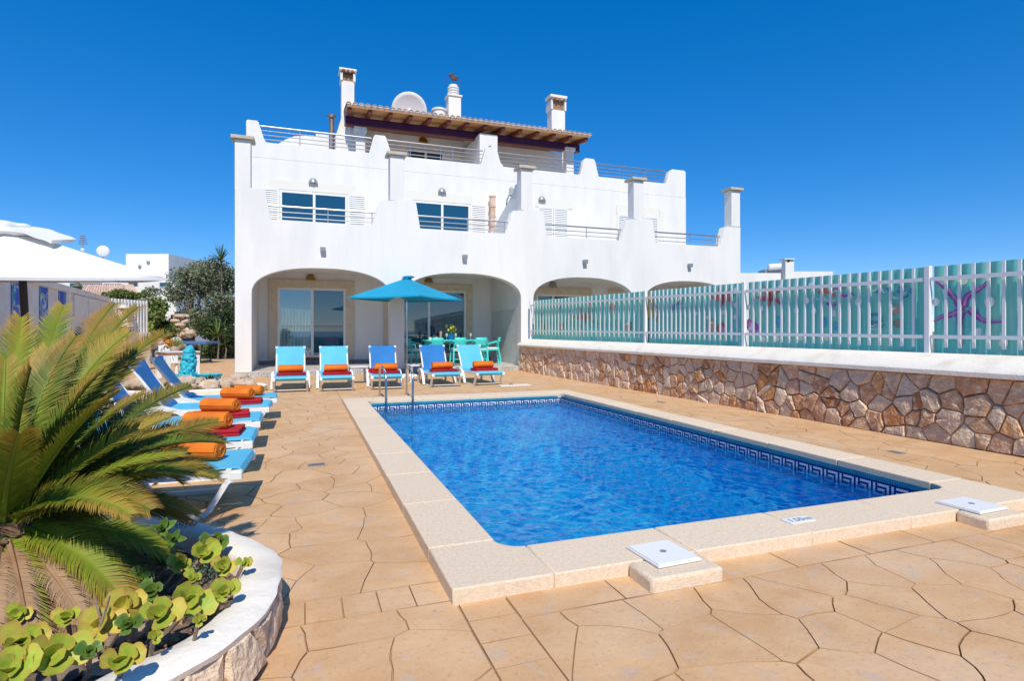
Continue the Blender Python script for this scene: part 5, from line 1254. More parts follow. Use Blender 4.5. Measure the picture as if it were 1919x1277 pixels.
MB().tube([q0, q1, q2], [.009, .007, .004], 6).tube([q1, q1 + (q2 - q1) * .4 + Vector((-.03, 0, .05))], [.005, .003], 5).build('twig', m_stemw, t, smooth=True)
t = thing('fat_stem', 'thick pale succulent stem lying at the rim, bottom of the planter', 'stem', tuple(at_z(262, 1190, .2)))
MB().tube([at_z(225, 1205, .22), at_z(250, 1192, .26), at_z(285, 1168, .30)], [.022, .02, .014], 8).build('stem', m_stemw, t, smooth=True)
for k, (x, y, r_, l) in enumerate(((318, 1165, .045, 'reddish brown stone at the inner edge of the planter rim'), (120, 1262, .06, 'grey brown root lump at the bottom edge of the planter'), (250, 1030, .10, 'dark lump of old palm base in the planter shade'), (190, 1255, .05, 'smaller pale stone at the bottom of the planter'))):
    c = at_z(x, y, .17); o = MB().blob(c, r_, k + 3, 12, 8, .5, sc=(1.3, 1, .7)).build('planter_stone', m_rock if k in (0, 3) else mat('root_brown_%s' % 'ab'[k % 2], (.12, .085, .07), .95, (.24, .18, .14), 12, bump=.8), None, smooth=True, angle=40); tag(o, l, 'stone', 'stones in the planter')
b = MB()     # fine grey-green creeping sprigs between the rosettes
for cx, cy, r_ in ((385, 1080, .07), (205, 1075, .08), (372, 1060, .05), (350, 1000, .06)):
    c = at_z(cx, cy, .2)
    for k in range(260):
        a = r5.uniform(0, 6.28); rr_ = r_ * math.sqrt(r5.random()); p_ = Vector((c.x + rr_ * math.cos(a), c.y + rr_ * math.sin(a), .17 + r5.uniform(0, .10))); dv = Vector((r5.uniform(-1, 1), r5.uniform(-1, 1), r5.uniform(.2, 1))).normalized() * .022
        sd = dv.cross(Vector((r5.uniform(-1, 1), 0.3, r5.uniform(-1, 1)))).normalized() * .004
        b.add([p_ - sd, p_ + sd, p_ + dv], [(0, 1, 2)])
tag(b.build('creeping_sprigs', mat('grey_green_sprig', (.12, .19, .13), .7), None, recalc=False), 'fine grey-green creeping sprigs between the rosettes', None, None, 'stuff')
# ================================================================== left boundary wall with murals
P0, P2 = Vector((-4.0, 3.1)), Vector((-6.18, 22.8)); 
P1 = Vector((-5.06, 12.7))
wd_ = (P2 - P1).normalized(); wlen = (P2 - P1).length + 9.5; wo = P2 - wd_ * wlen
lth = math.atan2(wd_.y, wd_.x)
lw = thing('boundary_wall', 'tall beige boundary wall with blue murals and a white coping at far left', 'boundary wall', (wo.x, wo.y, 0), lth)
m_beige = mat('stained_beige_render', (.74, .66, .55), .9, (.82, .78, .72), 2.5, detail=8, bump=.4, bscale=25)
MB().box(0, wlen, 0, .22, 0, 2.42).build('render', m_beige, lw, local=True)
MB().box(-.02, wlen + .02, -.05, .27, 2.422, 2.57).build('coping', m_plaster2, lw, local=True)
lxa = Vector((math.cos(lth), math.sin(lth))); lya = Vector((-math.sin(lth), math.cos(lth)))
def on_left(px_, py):
    r = ray(px_, py); t = (wo.dot(lya)) / (r[0] * lya.x + r[1] * lya.y); q = Vector((r[0] * t, r[1] * t)) - wo; return q.dot(lxa), EYE + r[2] * t
def mural_mat():
    m = bpy.data.materials.new('mural_paint'); m.use_nodes = True; n = m.node_tree.nodes; L = m.node_tree.links; b = n['Principled BSDF']; b.inputs['Roughness'].default_value = .6
    tc_ = n.new('ShaderNodeTexCoord'); ns = n.new('ShaderNodeTexNoise'); ns.inputs['Scale'].default_value = 1.9; ns.inputs['Distortion'].default_value = 1.6; L.new(tc_.outputs['Object'], ns.inputs['Vector'])
    cr = n.new('ShaderNodeValToRGB'); cr.color_ramp.interpolation = 'CONSTANT'; e = cr.color_ramp.elements
    cols = [(0, (.01, .05, .45)), (.44, (.015, .10, .55)), (.53, (.03, .35, .40)), (.575, (.62, .60, .62)), (.61, (.45, .25, .08)), (.64, (.02, .14, .60))]
    while len(e) < len(cols): e.new(.5)
    for i, (p_, c) in enumerate(cols): e[i].position = p_; e[i].color = (*c, 1)
    L.new(ns.outputs[0], cr.inputs[0]); L.new(cr.outputs[0], b.inputs['Base Color']); return m
mm = mural_mat()
for xa_, xb_ in ((20, 47), (73, 89), (109, 123)):
    s0, s1 = on_left(xa_, 580)[0], on_left(xb_, 580)[0]
    o = MB().box(s0, s1, -.012, -.001, .75, 2.40).build('mural_panel', mm, lw, local=True)
s0, s1 = on_left(136, 580)[0], on_left(204, 580)[0]
for k in range(3): MB().box(s0 + (s1 - s0) * k / 3 + .03, s0 + (s1 - s0) * (k + 1) / 3 - .03, -.04, -.001, 1.80, 2.40).build('shutter_panel', m_plaster2, lw, local=True)
# white fence continuing
P3 = Vector((-5.63, 24.1))
fv = (P3 - P2); fth = math.atan2(fv.y, fv.x); fl_ = fv.length + .6
gf = thing('slat_fence', 'short white upright slat fence beyond the mural wall, behind the barbecue', 'fence', (P2.x, P2.y, 0), fth)
mslat = MB().box(-.035, .035, -.02, .02, 0, 1.15).mesh('slat', m_white)
for k in range(13): piece('slat', mslat, gf, (.06 + k * fl_ / 13, 0, 1.40))
for z in (1.5, 2.40): MB().box(0, fl_, .02, .05, z, z + .06).build('rail', m_white, gf, local=True)
MB().box(0, fl_, -.08, .12, 0, 1.40).build('base_wall', m_plaster2, gf, local=True)
# barbecue
c = at_f(228, 640, 20.0)
t = thing('barbecue', 'white masonry barbecue with hooded chimney and brick column by the slat fence', 'barbecue', (c.x, c.y, 0))
zb0, zb1, zb2, zb3 = at_f(228, 612, 20).z, at_f(228, 597, 20).z, at_f(228, 578, 20).z, at_f(228, 574, 20).z
for k in range(10):
    z = zb0 - .12 * (k + 1)
    if z > 0: o = MB().box(c.x - .17, c.x + .17, c.y - .2, c.y + .2, z + .006, z + .114).build('brick', m_terra, t); bevel(o, .01, 1)
MB().box(c.x - .55, c.x + .45, c.y - .25, c.y + .5, 0, max(.1, zb0 - 1.22)).build('base', m_plaster2, t)
vs = [(c.x - .30, c.y - .3, zb0), (c.x + .30, c.y - .3, zb0), (c.x + .30, c.y + .3, zb0), (c.x - .30, c.y + .3, zb0), (c.x - .20, c.y - .2, zb1), (c.x + .20, c.y - .2, zb1), (c.x + .20, c.y + .2, zb1), (c.x - .20, c.y + .2, zb1)]
MB().add(vs, [(3, 2, 1, 0), (4, 5, 6, 7), (0, 1, 5, 4), (1, 2, 6, 5), (2, 3, 7, 6), (3, 0, 4, 7)]).build('hood', m_plaster2, t)
MB().box(c.x - .19, c.x + .19, c.y - .19, c.y + .19, zb1 + .002, zb2 - .12).build('chimney', m_plaster2, t)
for s in (-1, 1): MB().box(c.x + s * .15 - .04, c.x + s * .15 + .04, c.y - .18, c.y + .18, zb2 - .118, zb2).build('cowl_leg', m_plaster2, t)
MB().prism([(c.x - .25, zb2 + .002), (c.x + .25, zb2 + .002), (c.x + .12, zb3 + .04), (c.x - .12, zb3 + .04)], c.y - .25, c.y + .25).build('cowl', m_plaster2, t)
# lantern on post behind the wall
c = at_f(145, 540, 26); t = thing('post_lantern', 'old green metal lantern on a post before the terracotta porch roof', 'lantern', (c.x, c.y, 0))
MB().tube([(c.x, c.y, 0), (c.x, c.y, c.z - .3)], .04, 8).build('post', m_dark, t)
MB().lathe([(.10, -.30), (.19, .05), (.24, .06), (.10, .22), (.03, .34)], 6, (c.x, c.y, c.z)).build('lantern', mat('verdigris', (.10, .12, .09), .6), t)

# ================================================================== neighbouring houses
def villa2():
    f = 44.0; t0 = at_f(200, 560, f)
    t = thing('neighbour_house', 'white neighbouring house with terracotta porch roof beyond the left wall', 'house', (t0.x, t0.y, 0))
    d_ = Vector((_rt[0], _rt[1])); n_ = Vector((_fw[0], _fw[1]))
    def blk(nm, xa_, xb_, ytop, fa, fb, m, z0=0.0):
        a = at_f(xa_, ytop, fa); c_ = at_f(xb_, ytop, fa); dd = n_ * (fb - fa)
        P = [(a.x, a.y), (c_.x, c_.y), (c_.x + dd.x, c_.y + dd.y), (a.x + dd.x, a.y + dd.y)]
        return MB().prism(P, z0, a.z, 'z').build(nm, m, t)
    blk('tower_wall', 236, 316, 476, 46, 52, m_plaster)
    blk('front_wall', 90, 330, 528, 42, 45.9, m_plaster)
    blk('rear_wall', 60, 235, 500, 47, 53, m_plaster)
    for xa_, xb_, y0, y1, f_ in ((95, 150, 517, 527, 46.98), (132, 192, 531, 538, 41.98), (196, 228, 532, 537, 41.98), (242, 258, 530, 535, 41.98), (300, 322, 530, 536, 41.98)):
        a = at_f(xa_, y0, f_); c_ = at_f(xb_, y1, f_)
        w_ = MB().prism([(a.x, a.y), (c_.x, c_.y), (c_.x - n_.x * .06, c_.y - n_.y * .06), (a.x - n_.x * .06, a.y - n_.y * .06)], c_.z, a.z, 'z').build('window', m_glass, t)
    for xa_, y0 in ((278, 492), (262, 500)):
        a = at_f(xa_, y0, 45.97); w_ = MB().blob((a.x, a.y, a.z), .14, 2, 8, 6, .1).build('wall_lamp', m_grey, t)
    # terracotta porch roof
    m_t = m_terra; A_ = at_f(125, 547, 38); B_ = at_f(262, 556, 38); A2 = at_f(140, 536, 41.9); B2 = at_f(250, 536, 41.9)
    rf = MB().add([A_, B_, B2, A2, A_ - Vector((0, 0, .12)), B_ - Vector((0, 0, .12)), B2 - Vector((0, 0, .12)), A2 - Vector((0, 0, .12))], [(0, 1, 2, 3), (7, 6, 5, 4), (0, 4, 5, 1), (1, 5, 6, 2), (2, 6, 7, 3), (3, 7, 4, 0)]).build('porch_roof', m_t, t)
    n = 26
    for i in range(n):
        u = (i + .5) / n; p0 = A_.lerp(B_, u) + Vector((0, 0, .05)); p1 = A2.lerp(B2, u) + Vector((0, 0, .05)); MB().tube([p0, p1], .085, 6).build('roof_tile', m_t, rf, smooth=True)
    for u in (.05, .5, .95):
        p0 = A_.lerp(B_, u) + Vector((n_.x * .4, n_.y * .4, 0)); MB().box(p0.x - .2, p0.x + .2, p0.y - .2, p0.y + .2, 0, p0.z - .1).build('porch_pillar', m_plaster, t)
    c_ = at_f(193, 471, 48); 
    d2 = thing('satellite_dish', 'small white satellite dish on the neighbouring roof left of the white tower', 'satellite dish', (c_.x, c_.y, c_.z - .8))
    b = MB(); b.blob((c_.x, c_.y, c_.z), .48, 1, 18, 10, 0, sc=(1, .25, 1)); b.build('reflector', bpy.data.materials['dish_white'], d2, smooth=True); MB().tube([(c_.x, c_.y, c_.z - 1.6), (c_.x, c_.y, c_.z)], .05, 6).build('mast', m_grey, d2)
    c_ = at_f(155, 462, 48); d3 = thing('antenna', 'thin television antenna mast above the white parasol', 'antenna', (c_.x, c_.y, c_.z - 1.2))
    MB().tube([(c_.x, c_.y, c_.z - 2.2), (c_.x, c_.y, c_.z + 1.0)], .04, 6).build('mast', m_grey, d3)
    b = MB()
    for k in range(5): b.tube([(c_.x - .3 + .03 * k, c_.y, c_.z + .2 + .16 * k), (c_.x + .35 - .04 * k, c_.y, c_.z + .25 + .16 * k)], .025, 5)
    b.build('elements', m_rust, d3); MB().blob((c_.x, c_.y, c_.z - .3), .16, 2, 8, 6, .2).build('amplifier', m_white, d3)
villa2()
def villa3():
    f = 34.0; a = at_f(1360, 512, f); c_ = at_f(1560, 510, f)
    t = thing('flat_roofed_house', 'low white house with chimney and solar tank behind the right fence', 'house', (a.x, a.y, 0)); n_ = Vector((_fw[0], _fw[1]))
    def blk(nm, xa_, xb_, ytop, fa, fb, z0=0.0, m=m_plaster, ytop2=None):
        p, q = at_f(xa_, ytop, fa), at_f(xb_, ytop, fa); dd = n_ * (fb - fa); P = [(p.x, p.y), (q.x, q.y), (q.x + dd.x, q.y + dd.y), (p.x + dd.x, p.y + dd.y)]; return MB().prism(P, z0, p.z, 'z').build(nm, m, t)
    blk('wall', 1366, 1468, 512, 34, 40); blk('wall', 1488, 1561, 509, 34.5, 40); blk('wall', 1468.2, 1487.8, 514, 34.2, 40)
    blk('chimney', 1472, 1488, 487, 33.6, 34.1); blk('chimney_cap', 1470.5, 1489.5, 484.5, 33.5, 34.2, at_f(1480, 487, 33.6).z + .004)
    q0 = at_f(1478, 488.5, 33.58); MB().blob(tuple(q0), .09, 1, 8, 6, .1, sc=(1, .4, 1)).build('smoke_hole', m_dark, t)
    p, q = at_f(1440, 501, 35.5), at_f(1474, 498.5, 35.5); MB().tube([p, q], .19, 16).build('water_tank', m_white, t, smooth=True, angle=40)
    blk('tank_frame', 1434, 1470, 505, 35.6, 36.6, at_f(1450, 513, 35.6).z, m_grey)
villa3()

# ================================================================== trees and shrubs
def leaves(b, cl, n, size, seed, flat=.3, asp=2.2):
    g_ = np.random.default_rng(seed); wts = np.array([c[3] ** 2 for c in cl]); wts /= wts.sum(); ids = g_.choice(len(cl), n, p=wts)
    C = np.array([[c[0], c[1], c[2]] for c in cl])[ids]; Rr = np.array([c[3] for c in cl])[ids]; SZ = np.array([c[4] if len(c) > 4 else .85 for c in cl])[ids]
    dr = g_.normal(size=(n, 3)); dr /= np.linalg.norm(dr, axis=1)[:, None]; rad = Rr * (g_.random(n) ** .38) * g_.uniform(.82, 1.12, n)
    P = C + dr * rad[:, None] * np.stack([np.ones(n), np.ones(n), SZ], 1)
    ax = g_.normal(size=(n, 3)) + dr * .8; ax /= np.linalg.norm(ax, axis=1)[:, None]; tmp = g_.normal(size=(n, 3)); sd = np.cross(ax, tmp); sd /= np.linalg.norm(sd, axis=1)[:, None]
    s = size * g_.uniform(.6, 1.3, n)[:, None]; A_ = P - ax * s * .5; B_ = P + ax * s * .5; M_ = P + sd * s * .5 / asp; N_ = P - sd * s * .5 / asp
    V = np.stack([A_, M_, B_, N_], 1).reshape(-1, 3); o = len(b.v); b.v.extend(map(tuple, V.tolist())); b.at.extend(np.repeat(g_.random(n), 4).tolist())
    b.f.extend([(o + 4 * i, o + 4 * i + 1, o + 4 * i + 2, o + 4 * i + 3) for i in range(n)]); b.mi.extend([0] * n)
def clumps(c, rx, ry, rz, n, r0, r1, seed):
    q = random.Random(seed); o = []
    for _ in range(n):
        while True:
            x, y, z = q.uniform(-1, 1), q.uniform(-1, 1), q.uniform(-1, 1)
            if .25 < x * x + y * y + z * z < 1: break
        o.append((c[0] + x * rx, c[1] + y * ry, c[2] + z * rz, q.uniform(r0, r1)))
    return o
def tree(name, label, cat, base, cl, n, size, m, seed, trunk_r=.12, group=None, asp=2.2):
    t = thing(name, label, cat, base, 0, group); b = MB(); leaves(b, cl, n, size, seed, asp=asp); b.build('crown' if cat == 'tree' else 'foliage', m, t, recalc=False, attr='tip')
    tr = MB(); top = Vector((sum(c[0] for c in cl) / len(cl), sum(c[1] for c in cl) / len(cl), sum(c[2] for c in cl) / len(cl)))
    bs = Vector(base); tr.tube([bs, bs.lerp(top, .5) + Vector((.1, 0, 0)), top], [trunk_r, trunk_r * .7, trunk_r * .35], 8)
    for c in cl[::3]: tr.tube([bs.lerp(top, .45), bs.lerp(Vector(c[:3]), .7) + Vector((0, 0, .2)), Vector(c[:3])], [trunk_r * .45, trunk_r * .3, trunk_r * .12], 5)
    tr.build('trunk' if cat == 'tree' else 'stem', m_bark, t, smooth=True)
    return t
m_bark = mat('grey_bark', (.16, .12, .09), .9, (.24, .19, .15), 6, bump=.6)
def mleaf(nm, c, c2, tip): return mat(nm, c, .55, c2, .9, attr='tip', tipcol=tip, transl=.15, contrast=(.35, .65))
m_olive = mleaf('olive_leaves', (.15, .185, .085), (.09, .125, .05), (.30, .31, .20)); m_bright = mleaf('bright_leaves', (.22, .30, .03), (.13, .22, .02), (.30, .33, .04)); m_deep = mleaf('deep_leaves', (.035, .065, .018), (.02, .045, .012), (.09, .12, .04))
m_mid = mleaf('mid_leaves', (.12, .19, .04), (.07, .125, .028), (.24, .28, .08))
def bx(px_, f): q = at_f(px_, 620, f); return (q.x, q.y, 0)
c0 = at_f(400, 560, 32); tree('olive_tree', 'large grey-green olive tree rising beside the left edge of the villa', 'tree', bx(395, 32), clumps(c0, 1.25, 1.5, 2.2, 30, .55, .95, 5), 15000, .17, m_olive, 5, .2)
c0 = at_f(352, 530, 33); tree('olive_tree', 'lower olive tree left of the tallest one, leaning over the neighbour', 'tree', bx(360, 33), clumps(c0, 1.1, 1.2, 1.0, 12, .45, .8, 6) + clumps(at_f(355, 585, 33), 1.0, 1.1, 1.2, 12, .5, .8, 16), 9000, .17, m_olive, 6, .16)
c0 = at_f(418, 620, 30); tree('dark_shrub', 'dark dense shrub at the foot of the olive tree beside the villa', 'shrub', bx(420, 30), clumps(c0, .9, .8, 1.0, 12, .4, .7, 7), 6000, .15, m_deep, 7, .08)
c0 = at_f(298, 598, 29); tree('leafy_shrub', 'bright green leafy shrub behind the table tennis table', 'shrub', bx(300, 29), clumps(c0, .85, .8, .95, 14, .4, .65, 8), 5200, .20, m_mid, 8, .08, None, 1.7)
c0 = at_f(262, 622, 25); tree('leafy_shrub', 'yellow-green shrub beside the barbecue', 'shrub', bx(262, 25), clumps(c0, .75, .7, .65, 12, .3, .5, 9), 4200, .17, m_bright, 9, .07, None, 1.7)
c0 = at_f(245, 560, 36); tree('climbing_shrub', 'green climber on the front of the terracotta porch roof', 'shrub', bx(240, 36.5), clumps(at_f(232, 552, 36), 1.4, .4, .28, 14, .2, .4, 10), 3000, .16, m_mid, 10, .05)
c0 = at_f(285, 565, 31); tree('young_olive', 'slender young olive in front of the neighbouring white wall', 'tree', bx(287, 31), clumps(at_f(283, 568, 31), .5, .5, .8, 9, .25, .45, 11), 1800, .14, m_olive, 11, .06)
b = MB()
for k in range(26): q = at_f(345 + k * 3.9, 668, 31.2); leaves(b, [(q.x, q.y, .28 + .22 * random.random(), .5, .7)], 220, .13, 50 + k)
tag(b.build('ground_cover', m_mid, None, recalc=False, attr='tip'), 'low green ground cover along the back edge of the terrace', None, None, 'stuff')
def yucca(name, label, px_, py, f, L, n, seed, stem=True):
    c = at_f(px_, py, f); t = thing(name, label, 'yucca', (c.x, c.y, 0)); q = random.Random(seed)
    MB().tube([(c.x, c.y, 0), (c.x + .05, c.y, c.z * .6), c], [.045, .035, .03], 8).build('trunk', m_bark, t, smooth=True)
    for k in range(n):
        a = q.uniform(0, 6.28); e = q.uniform(-.35, 1.4); dv = Vector((math.cos(a) * math.cos(e), math.sin(a) * math.cos(e), math.sin(e))); ll = L * q.uniform(.8, 1.1); sd = dv.cross(Vector((0, 0, 1))).normalized() * .032
        p1 = c + dv * ll * .6; p2 = c + dv * ll + Vector((0, 0, -.10 * ll * math.cos(e))); b = MB(); up = sd.cross(dv).normalized() * .010
        b.add([c - sd * .6, c + sd * .6, p1 + sd, p1 - sd, p2, c + up, p1 + up], [(0, 1, 2, 3), (3, 2, 4), (0, 5, 6, 3), (5, 1, 2, 6), (3, 6, 4), (6, 2, 4)]); b.build('leaf', m_yuc, t, recalc=False)
m_yuc = mat('yucca_leaves', (.13, .20, .04), .5, (.07, .13, .03), 2, transl=.12)
yucca('yucca', 'spiky yucca crown showing above the olive tree by the villa wall', 414, 487, 31, .95, 44, 1)
yucca('yucca', 'small yucca growing right of the table tennis table', 408, 628, 29, .95, 36, 2)
yucca('yucca', 'lowest yucca tuft by the ground cover beside the villa corner', 422, 645, 29.5, .7, 26, 3)
# stone pillar fountain
c = at_f(338, 640, 29.5); t = thing('stone_pillar', 'pillar of stacked natural stones behind the table tennis table', 'pillar', (c.x, c.y, 0)); q5 = random.Random(8)
m_pil = mat('pillar_stone', (.46, .34, .24), .9, (.58, .47, .36), 6, bump=.8, bscale=20, bdist=.03, objvar=.2)
zt5 = at_f(338, 592, 29.5).z; z = .1; k = 0
while z < zt5:
    for a in range(3):
        MB().blob((c.x + .22 * math.cos(a * 2.1 + k), c.y + .2 * math.sin(a * 2.1 + k), z), .23, k * 3 + a, 9, 6, .5, sc=(1.1, 1, .62)).build('stone', m_pil, t, smooth=True, angle=40)
    z += .23; k += 1
for a in range(9): MB().blob((c.x + .62 * math.cos(a * .7), c.y + .4 * math.sin(a * .7), .2 + .55 * (a % 3)), .26, 60 + a, 9, 6, .5, sc=(1.1, 1, .8)).build('stone', m_pil, t, smooth=True, angle=40)
# ================================================================== table tennis table
c = at_f(343, 640, 25.6); zt6 = at_f(343, 640.5, 25.6).z; t = thing('table_tennis_table', 'blue table tennis table with dark folding legs on the back terrace', 'table', (c.x, c.y, 0), R(-14))
o = MB().box(-1.28, 1.28, -.72, .72, zt6 - .03, zt6).build('table_top', mat('table_blue', (.06, .13, .34), .4), t, local=True)
f = MB(); f.box(-1.30, 1.30, -.75, -.722, zt6 - .10, zt6 + .004).box(-1.30, 1.30, .722, .75, zt6 - .10, zt6 + .004).box(-1.30, -1.282, -.722, .722, zt6 - .10, zt6 + .004).box(1.282, 1.30, -.722, .722, zt6 - .10, zt6 + .004); f.build('edge_frame', bpy.data.materials['table_blue'], t, local=True)
MB().box(-1.26, 1.26, -.012, .012, zt6 + .0005, zt6 + .004).box(-1.26, 1.26, -.70, -.68, zt6 + .0005, zt6 + .004).build('white_line', m_white, t, local=True)
MB().box(-.006, .006, -.85, .85, zt6 + .01, zt6 + .16).build('net', m_dark, t, local=True)
for sx in (-1, 1):
    for sy in (-1, 1):
        MB().tube([(sx * 1.05, sy * .55, zt6 - .04), (sx * .95, sy * .55, .06)], .03, 8).build('leg', m_dark, t, local=True)
        MB().lathe([(.02, -.03), (.07, -.02), (.07, .02), (.02, .03)], 10, (sx * .95, sy * .55, .07)).build('wheel', m_dark, t, local=True)
    MB().tube([(sx * .95, -.55, .10), (sx * .95, .55, .10)], .028, 8).tube([(sx * 1.03, -.55, zt6 * .6), (sx * .35, -.55, zt6 - .04)], .022, 6).tube([(sx * .97, -.55, .3), (sx * .30, -.5, zt6 - .05)], .022, 6).build('brace', m_dark, t, local=True)
# ================================================================== white garden chair, flower table, lamp, planter box
c = at_f(318, 690, 17.6); m_wood2 = mat('weathered_wood', (.36, .22, .13), .8, (.26, .15, .09), 4, stretch=(1, 1, 9), bump=.3)
t = thing('garden_chair', 'white plastic garden armchair with rounded slatted back, seen behind the palm', 'chair', (c.x - .05, c.y + .5, 0), R(35))
b = MB()
MB().ribbon([(-.30, -.25, .62), (-.30, .2, .66), (-.25, .33, .72), (-.12, .40, .94), (0, .42, 1.0), (.12, .40, .94), (.25, .33, .72), (.30, .2, .66), (.30, -.25, .62)], .05, .06, (0, .5, 1)).build('arm_frame', m_plastic, t, smooth=True, local=True)
o = MB().box(-.28, .28, -.28, .28, .42, .47).build('seat', m_plastic, t, local=True); bevel(o, .015, 2)
for k in range(7): x = -.24 + k * .08; MB().bar((x, .29, .46), (x * .9, .40, .92 - abs(x) * .8), .045, .015, (0, 1, 0)).build('slat', m_plastic, t, local=True)
for sx in (-1, 1):
    for sy in (-1, 1): MB().bar((sx * .27, sy * .26, .62 if sy < 0 else .46), (sx * .31, sy * .31, 0), .05, .05).build('leg', m_plastic, t, local=True)
c = at_f(333, 690, 16.6); zt7 = .86
t = thing('garden_table', 'white slatted garden table behind the turquoise sculpture', 'table', (c.x, c.y, 0), R(28))
for k in range(8): MB().box(-.45, .45, -.44 + k * .11, -.345 + k * .11, zt7 - .03, zt7).build('slat', m_plastic, t, local=True)
MB().box(-.43, .43, -.43, .43, zt7 - .11, zt7 - .032).build('apron', m_wood2, t, local=True)
for sx in (-1, 1):
    for sy in (-1, 1): MB().box(sx * .38 - .06, sx * .38 + .06, sy * .38 - .06, sy * .38 + .06, 0, zt7 - .112).build('leg', m_plastic, t, local=True)
fp = thing('flower_bowl', 'bowl of yellow and orange flowers on the white garden chair set', 'flower pot', (c.x - .1, c.y + .15, zt7 + .002))
MB().lathe([(.10, 0), (.17, .10), (.17, .13)], 12, (c.x - .1, c.y + .15, zt7 + .002)).build('bowl', m_terra, fp, smooth=True)
b = MB(); leaves(b, [(c.x - .1, c.y + .15, zt7 + .22, .24, .7)], 260, .07, 77); b.build('foliage', m_bright, fp, recalc=False, attr='tip')
b = MB(); leaves(b, [(c.x - .22, c.y + .05, zt7 + .24, .14, .7)], 110, .06, 78, asp=1.1); b.build('petals', mat('orange_petal', (.62, .24, .04), .6), fp, recalc=False)
c = at_f(331, 640, 18.0); t = thing('garden_lamp', 'white mushroom-shaped garden lamp on a short post beside the table tennis table', 'lamp', (c.x, c.y, 0))
MB().tube([(c.x, c.y, 0), (c.x, c.y, c.z - .1)], .045, 8).build('post', m_plastic, t); MB().lathe([(.05, -.12), (.15, -.06), (.17, .0), (.12, .10), (.03, .14)], 14, (c.x, c.y, c.z)).build('lamp_shade', mat('lamp_white', (.6, .6, .6), .5), t, smooth=True)
c = at_f(300, 640, 18.2); t = thing('orange_pot', 'small orange garden pot at the corner of the table tennis table', 'pot', (c.x, c.y, 0)); MB().tube([(c.x, c.y, 0), (c.x, c.y, c.z - .12)], .05, 8).build('stand', m_plastic, t); MB().lathe([(.05, -.12), (.10, -.05), (.09, .05), (.03, .11)], 12, (c.x, c.y, c.z)).build('pot', m_terra, t, smooth=True)
# ================================================================== rock pond with turquoise sculpture
pc0 = Vector((-2.45, 15.15)); prx, pry = 1.62, 1.05
pond = thing('rock_pond', 'oval white rimmed rock pond at the end of the left lounger row', 'pond', (pc0.x, pc0.y, 0))
b = MB(); n = 40; vs = []; fs = []; pf = [(0, 0), (.015, .13), (-.02, .15), (-.15, .15), (-.19, .12), (-.19, 0)]
for i in range(n):
    a = 2 * math.pi * i / n
    for dd, z in pf: vs.append((pc0.x + (prx + dd) * math.cos(a), pc0.y + (pry + dd) * math.sin(a), z))
for i in range(n):
    for j in range(5): fs.append((i * 6 + j, (i + 1) % n * 6 + j, (i + 1) % n * 6 + j + 1, i * 6 + j + 1))
b.add(vs, fs); b.build('rim', m_plaster2, pond, smooth=True, angle=40)
MB().lathe([(1, 0), (1, .06)], 32, (pc0.x, pc0.y, 0), sx=prx - .18, sy=pry - .18).build('bed', bpy.data.materials['planter_soil'], pond)
q6 = random.Random(12)
for k in range(34):
    a = q6.uniform(0, 6.28); r_ = math.sqrt(q6.random()) * .8; x, y = pc0.x + r_ * prx * math.cos(a), pc0.y + r_ * pry * math.sin(a)
    MB().blob((x, y, .14 + q6.uniform(0, .12)), q6.uniform(.10, .2), k, 9, 6, .5, sc=(1.2, 1, .8)).build('rock', m_pil, pond, smooth=True, angle=40)
m_turq = mat('turquoise_paint', (.03, .42, .55), .55, (.05, .55, .66), 7, bump=.9, bscale=16, bdist=.05)
c = at_z(351, 716, .15); t = thing('turquoise_sculpture', 'lumpy turquoise painted column sculpture with a shell basin in the rock pond', 'sculpture', (c.x, c.y, .12))
zt8 = at_f(353, 650, c.x * _fw[0] + c.y * _fw[1]).z
b = MB(); k = 0; z = .15
while z < zt8 - .06:
    u = (z - .15) / (zt8 - .15); rr_ = .17 - .09 * u
    for a in range(6): b.blob((c.x + rr_ * .75 * math.cos(a * 1.05 + k * .5) + .05 * u, c.y + rr_ * .75 * math.sin(a * 1.05 + k * .5), z), .075 + .03 * random.random(), k * 7 + a, 8, 6, .5)
    z += .085; k += 1
b.tube([(c.x, c.y, .1), (c.x + .05, c.y, zt8 - .08)], [.13, .07], 12); b.blob((c.x + .05, c.y, zt8 - .06), .10, 4, 10, 7, .3); b.build('figure', m_turq, t, smooth=True, angle=60)
b = MB(); vs = []
b.lathe([(.06, 0), (.16, .05), (.25, .16), (.27, .20), (.23, .18), (.12, .09), (.02, .06)], 18, (c.x + .50, c.y - .1, .14), sx=1.2, sy=.8); b.build('basin', m_turq, t, smooth=True, angle=60)
b = MB()
for k in range(14): a = k * .45; b.blob((c.x + .34 * math.cos(a) - .08, c.y + .26 * math.sin(a), .15 + .05 * (k % 3)), .11, k, 8, 6, .5)
b.build('base', m_turq, t, smooth=True, angle=60)
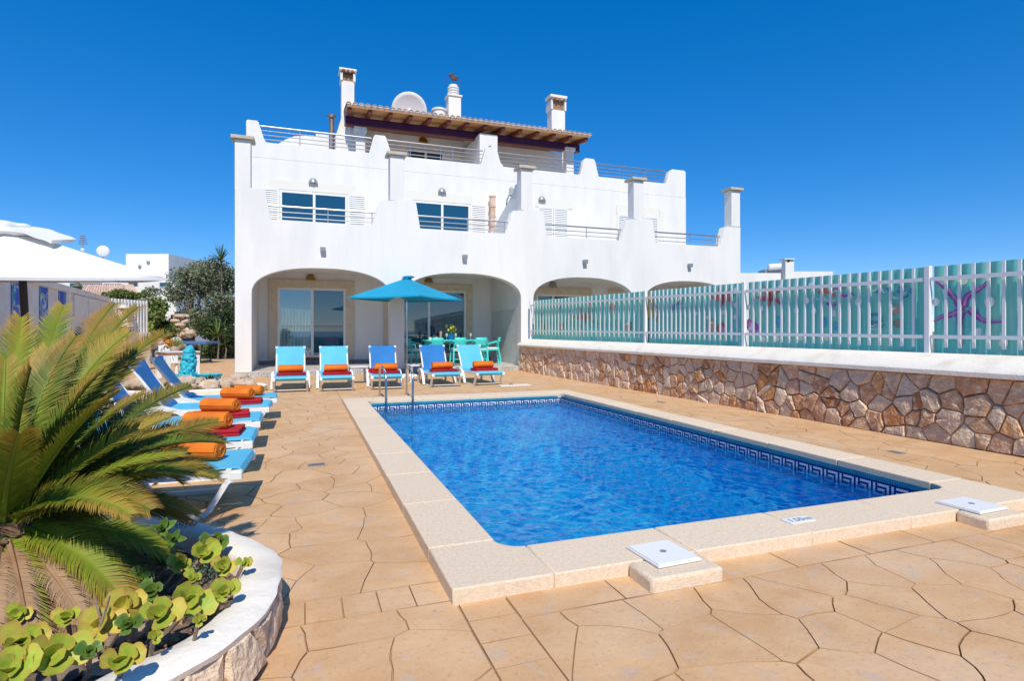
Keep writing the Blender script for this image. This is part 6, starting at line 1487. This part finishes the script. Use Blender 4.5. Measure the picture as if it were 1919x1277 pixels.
for k, (x, y, cl_, m_, l) in enumerate(((392, 722, .20, m_deep, 'dark spiky succulent clump in the pond right of the sculpture'), (409, 722, .17, mat('blue_green_leaf', (.10, .28, .34), .5), 'blue-green rosette plant at the right side of the pond'), (352, 731, .13, m_bright, 'lime green succulent among the pond rocks'))):
    g_ = at_z(x, y, .15); t = thing('pond_plant', l, 'plant', (g_.x, g_.y, .15)); q7 = random.Random(k)
    for a in range(22):
        az = a * 2.4; e = q7.uniform(.2, 1.3); dv = Vector((math.cos(az) * math.cos(e), math.sin(az) * math.cos(e), math.sin(e))) * cl_ * 1.4; sd = dv.cross(Vector((0, 0, 1))).normalized() * .03; up = sd.cross(dv).normalized() * .012
        MB().add([g_ - sd, g_ + sd, g_ + dv * .55 + sd, g_ + dv * .55 - sd, g_ + dv, g_ + dv * .5 + up], [(0, 1, 2, 3), (3, 2, 4), (0, 5, 3), (1, 2, 5), (0, 1, 5), (3, 5, 4), (5, 2, 4)]).build('leaf', m_, t, recalc=False)
g_ = at_z(300, 735, .15); t = thing('agave', 'agave with dry straw coloured leaves behind the second lounger back', 'plant', (g_.x, g_.y, .1)); m_dry = mat('dry_leaf', (.50, .38, .20), .8, (.36, .30, .12), 3)
for a in range(26):
    az = a * 2.4; e = .2 + .9 * ((a * 7) % 10) / 10; dv = Vector((math.cos(az) * math.cos(e), math.sin(az) * math.cos(e), math.sin(e))) * .55; sd = dv.cross(Vector((0, 0, 1))).normalized() * .04; up = sd.cross(dv).normalized() * .015
    MB().add([g_ - sd, g_ + sd, g_ + dv * .55 + sd, g_ + dv * .55 - sd, g_ + dv, g_ + dv * .5 + up], [(0, 1, 2, 3), (3, 2, 4), (0, 5, 3), (1, 2, 5), (3, 5, 4), (5, 2, 4)]).build('leaf', m_dry, t, recalc=False)
# ================================================================== behind the camera: what the window panes mirror
gw = thing('terrace_parapet', 'white parapet with dark iron railing behind the viewer, mirrored in the glass doors', 'parapet', (0, -7, 0))
MB().box(-8.5, 7.8, -7.2, -7.0, 0, .9).build('render', m_plaster, gw); b = MB()
for k in range(80): x = -8.3 + k * .2; b.box(x - .012, x + .012, -7.11, -7.086, .9, 1.95)
b.box(-8.5, 7.8, -7.12, -7.08, 1.80, 1.84); b.build('railing', m_dark, gw)
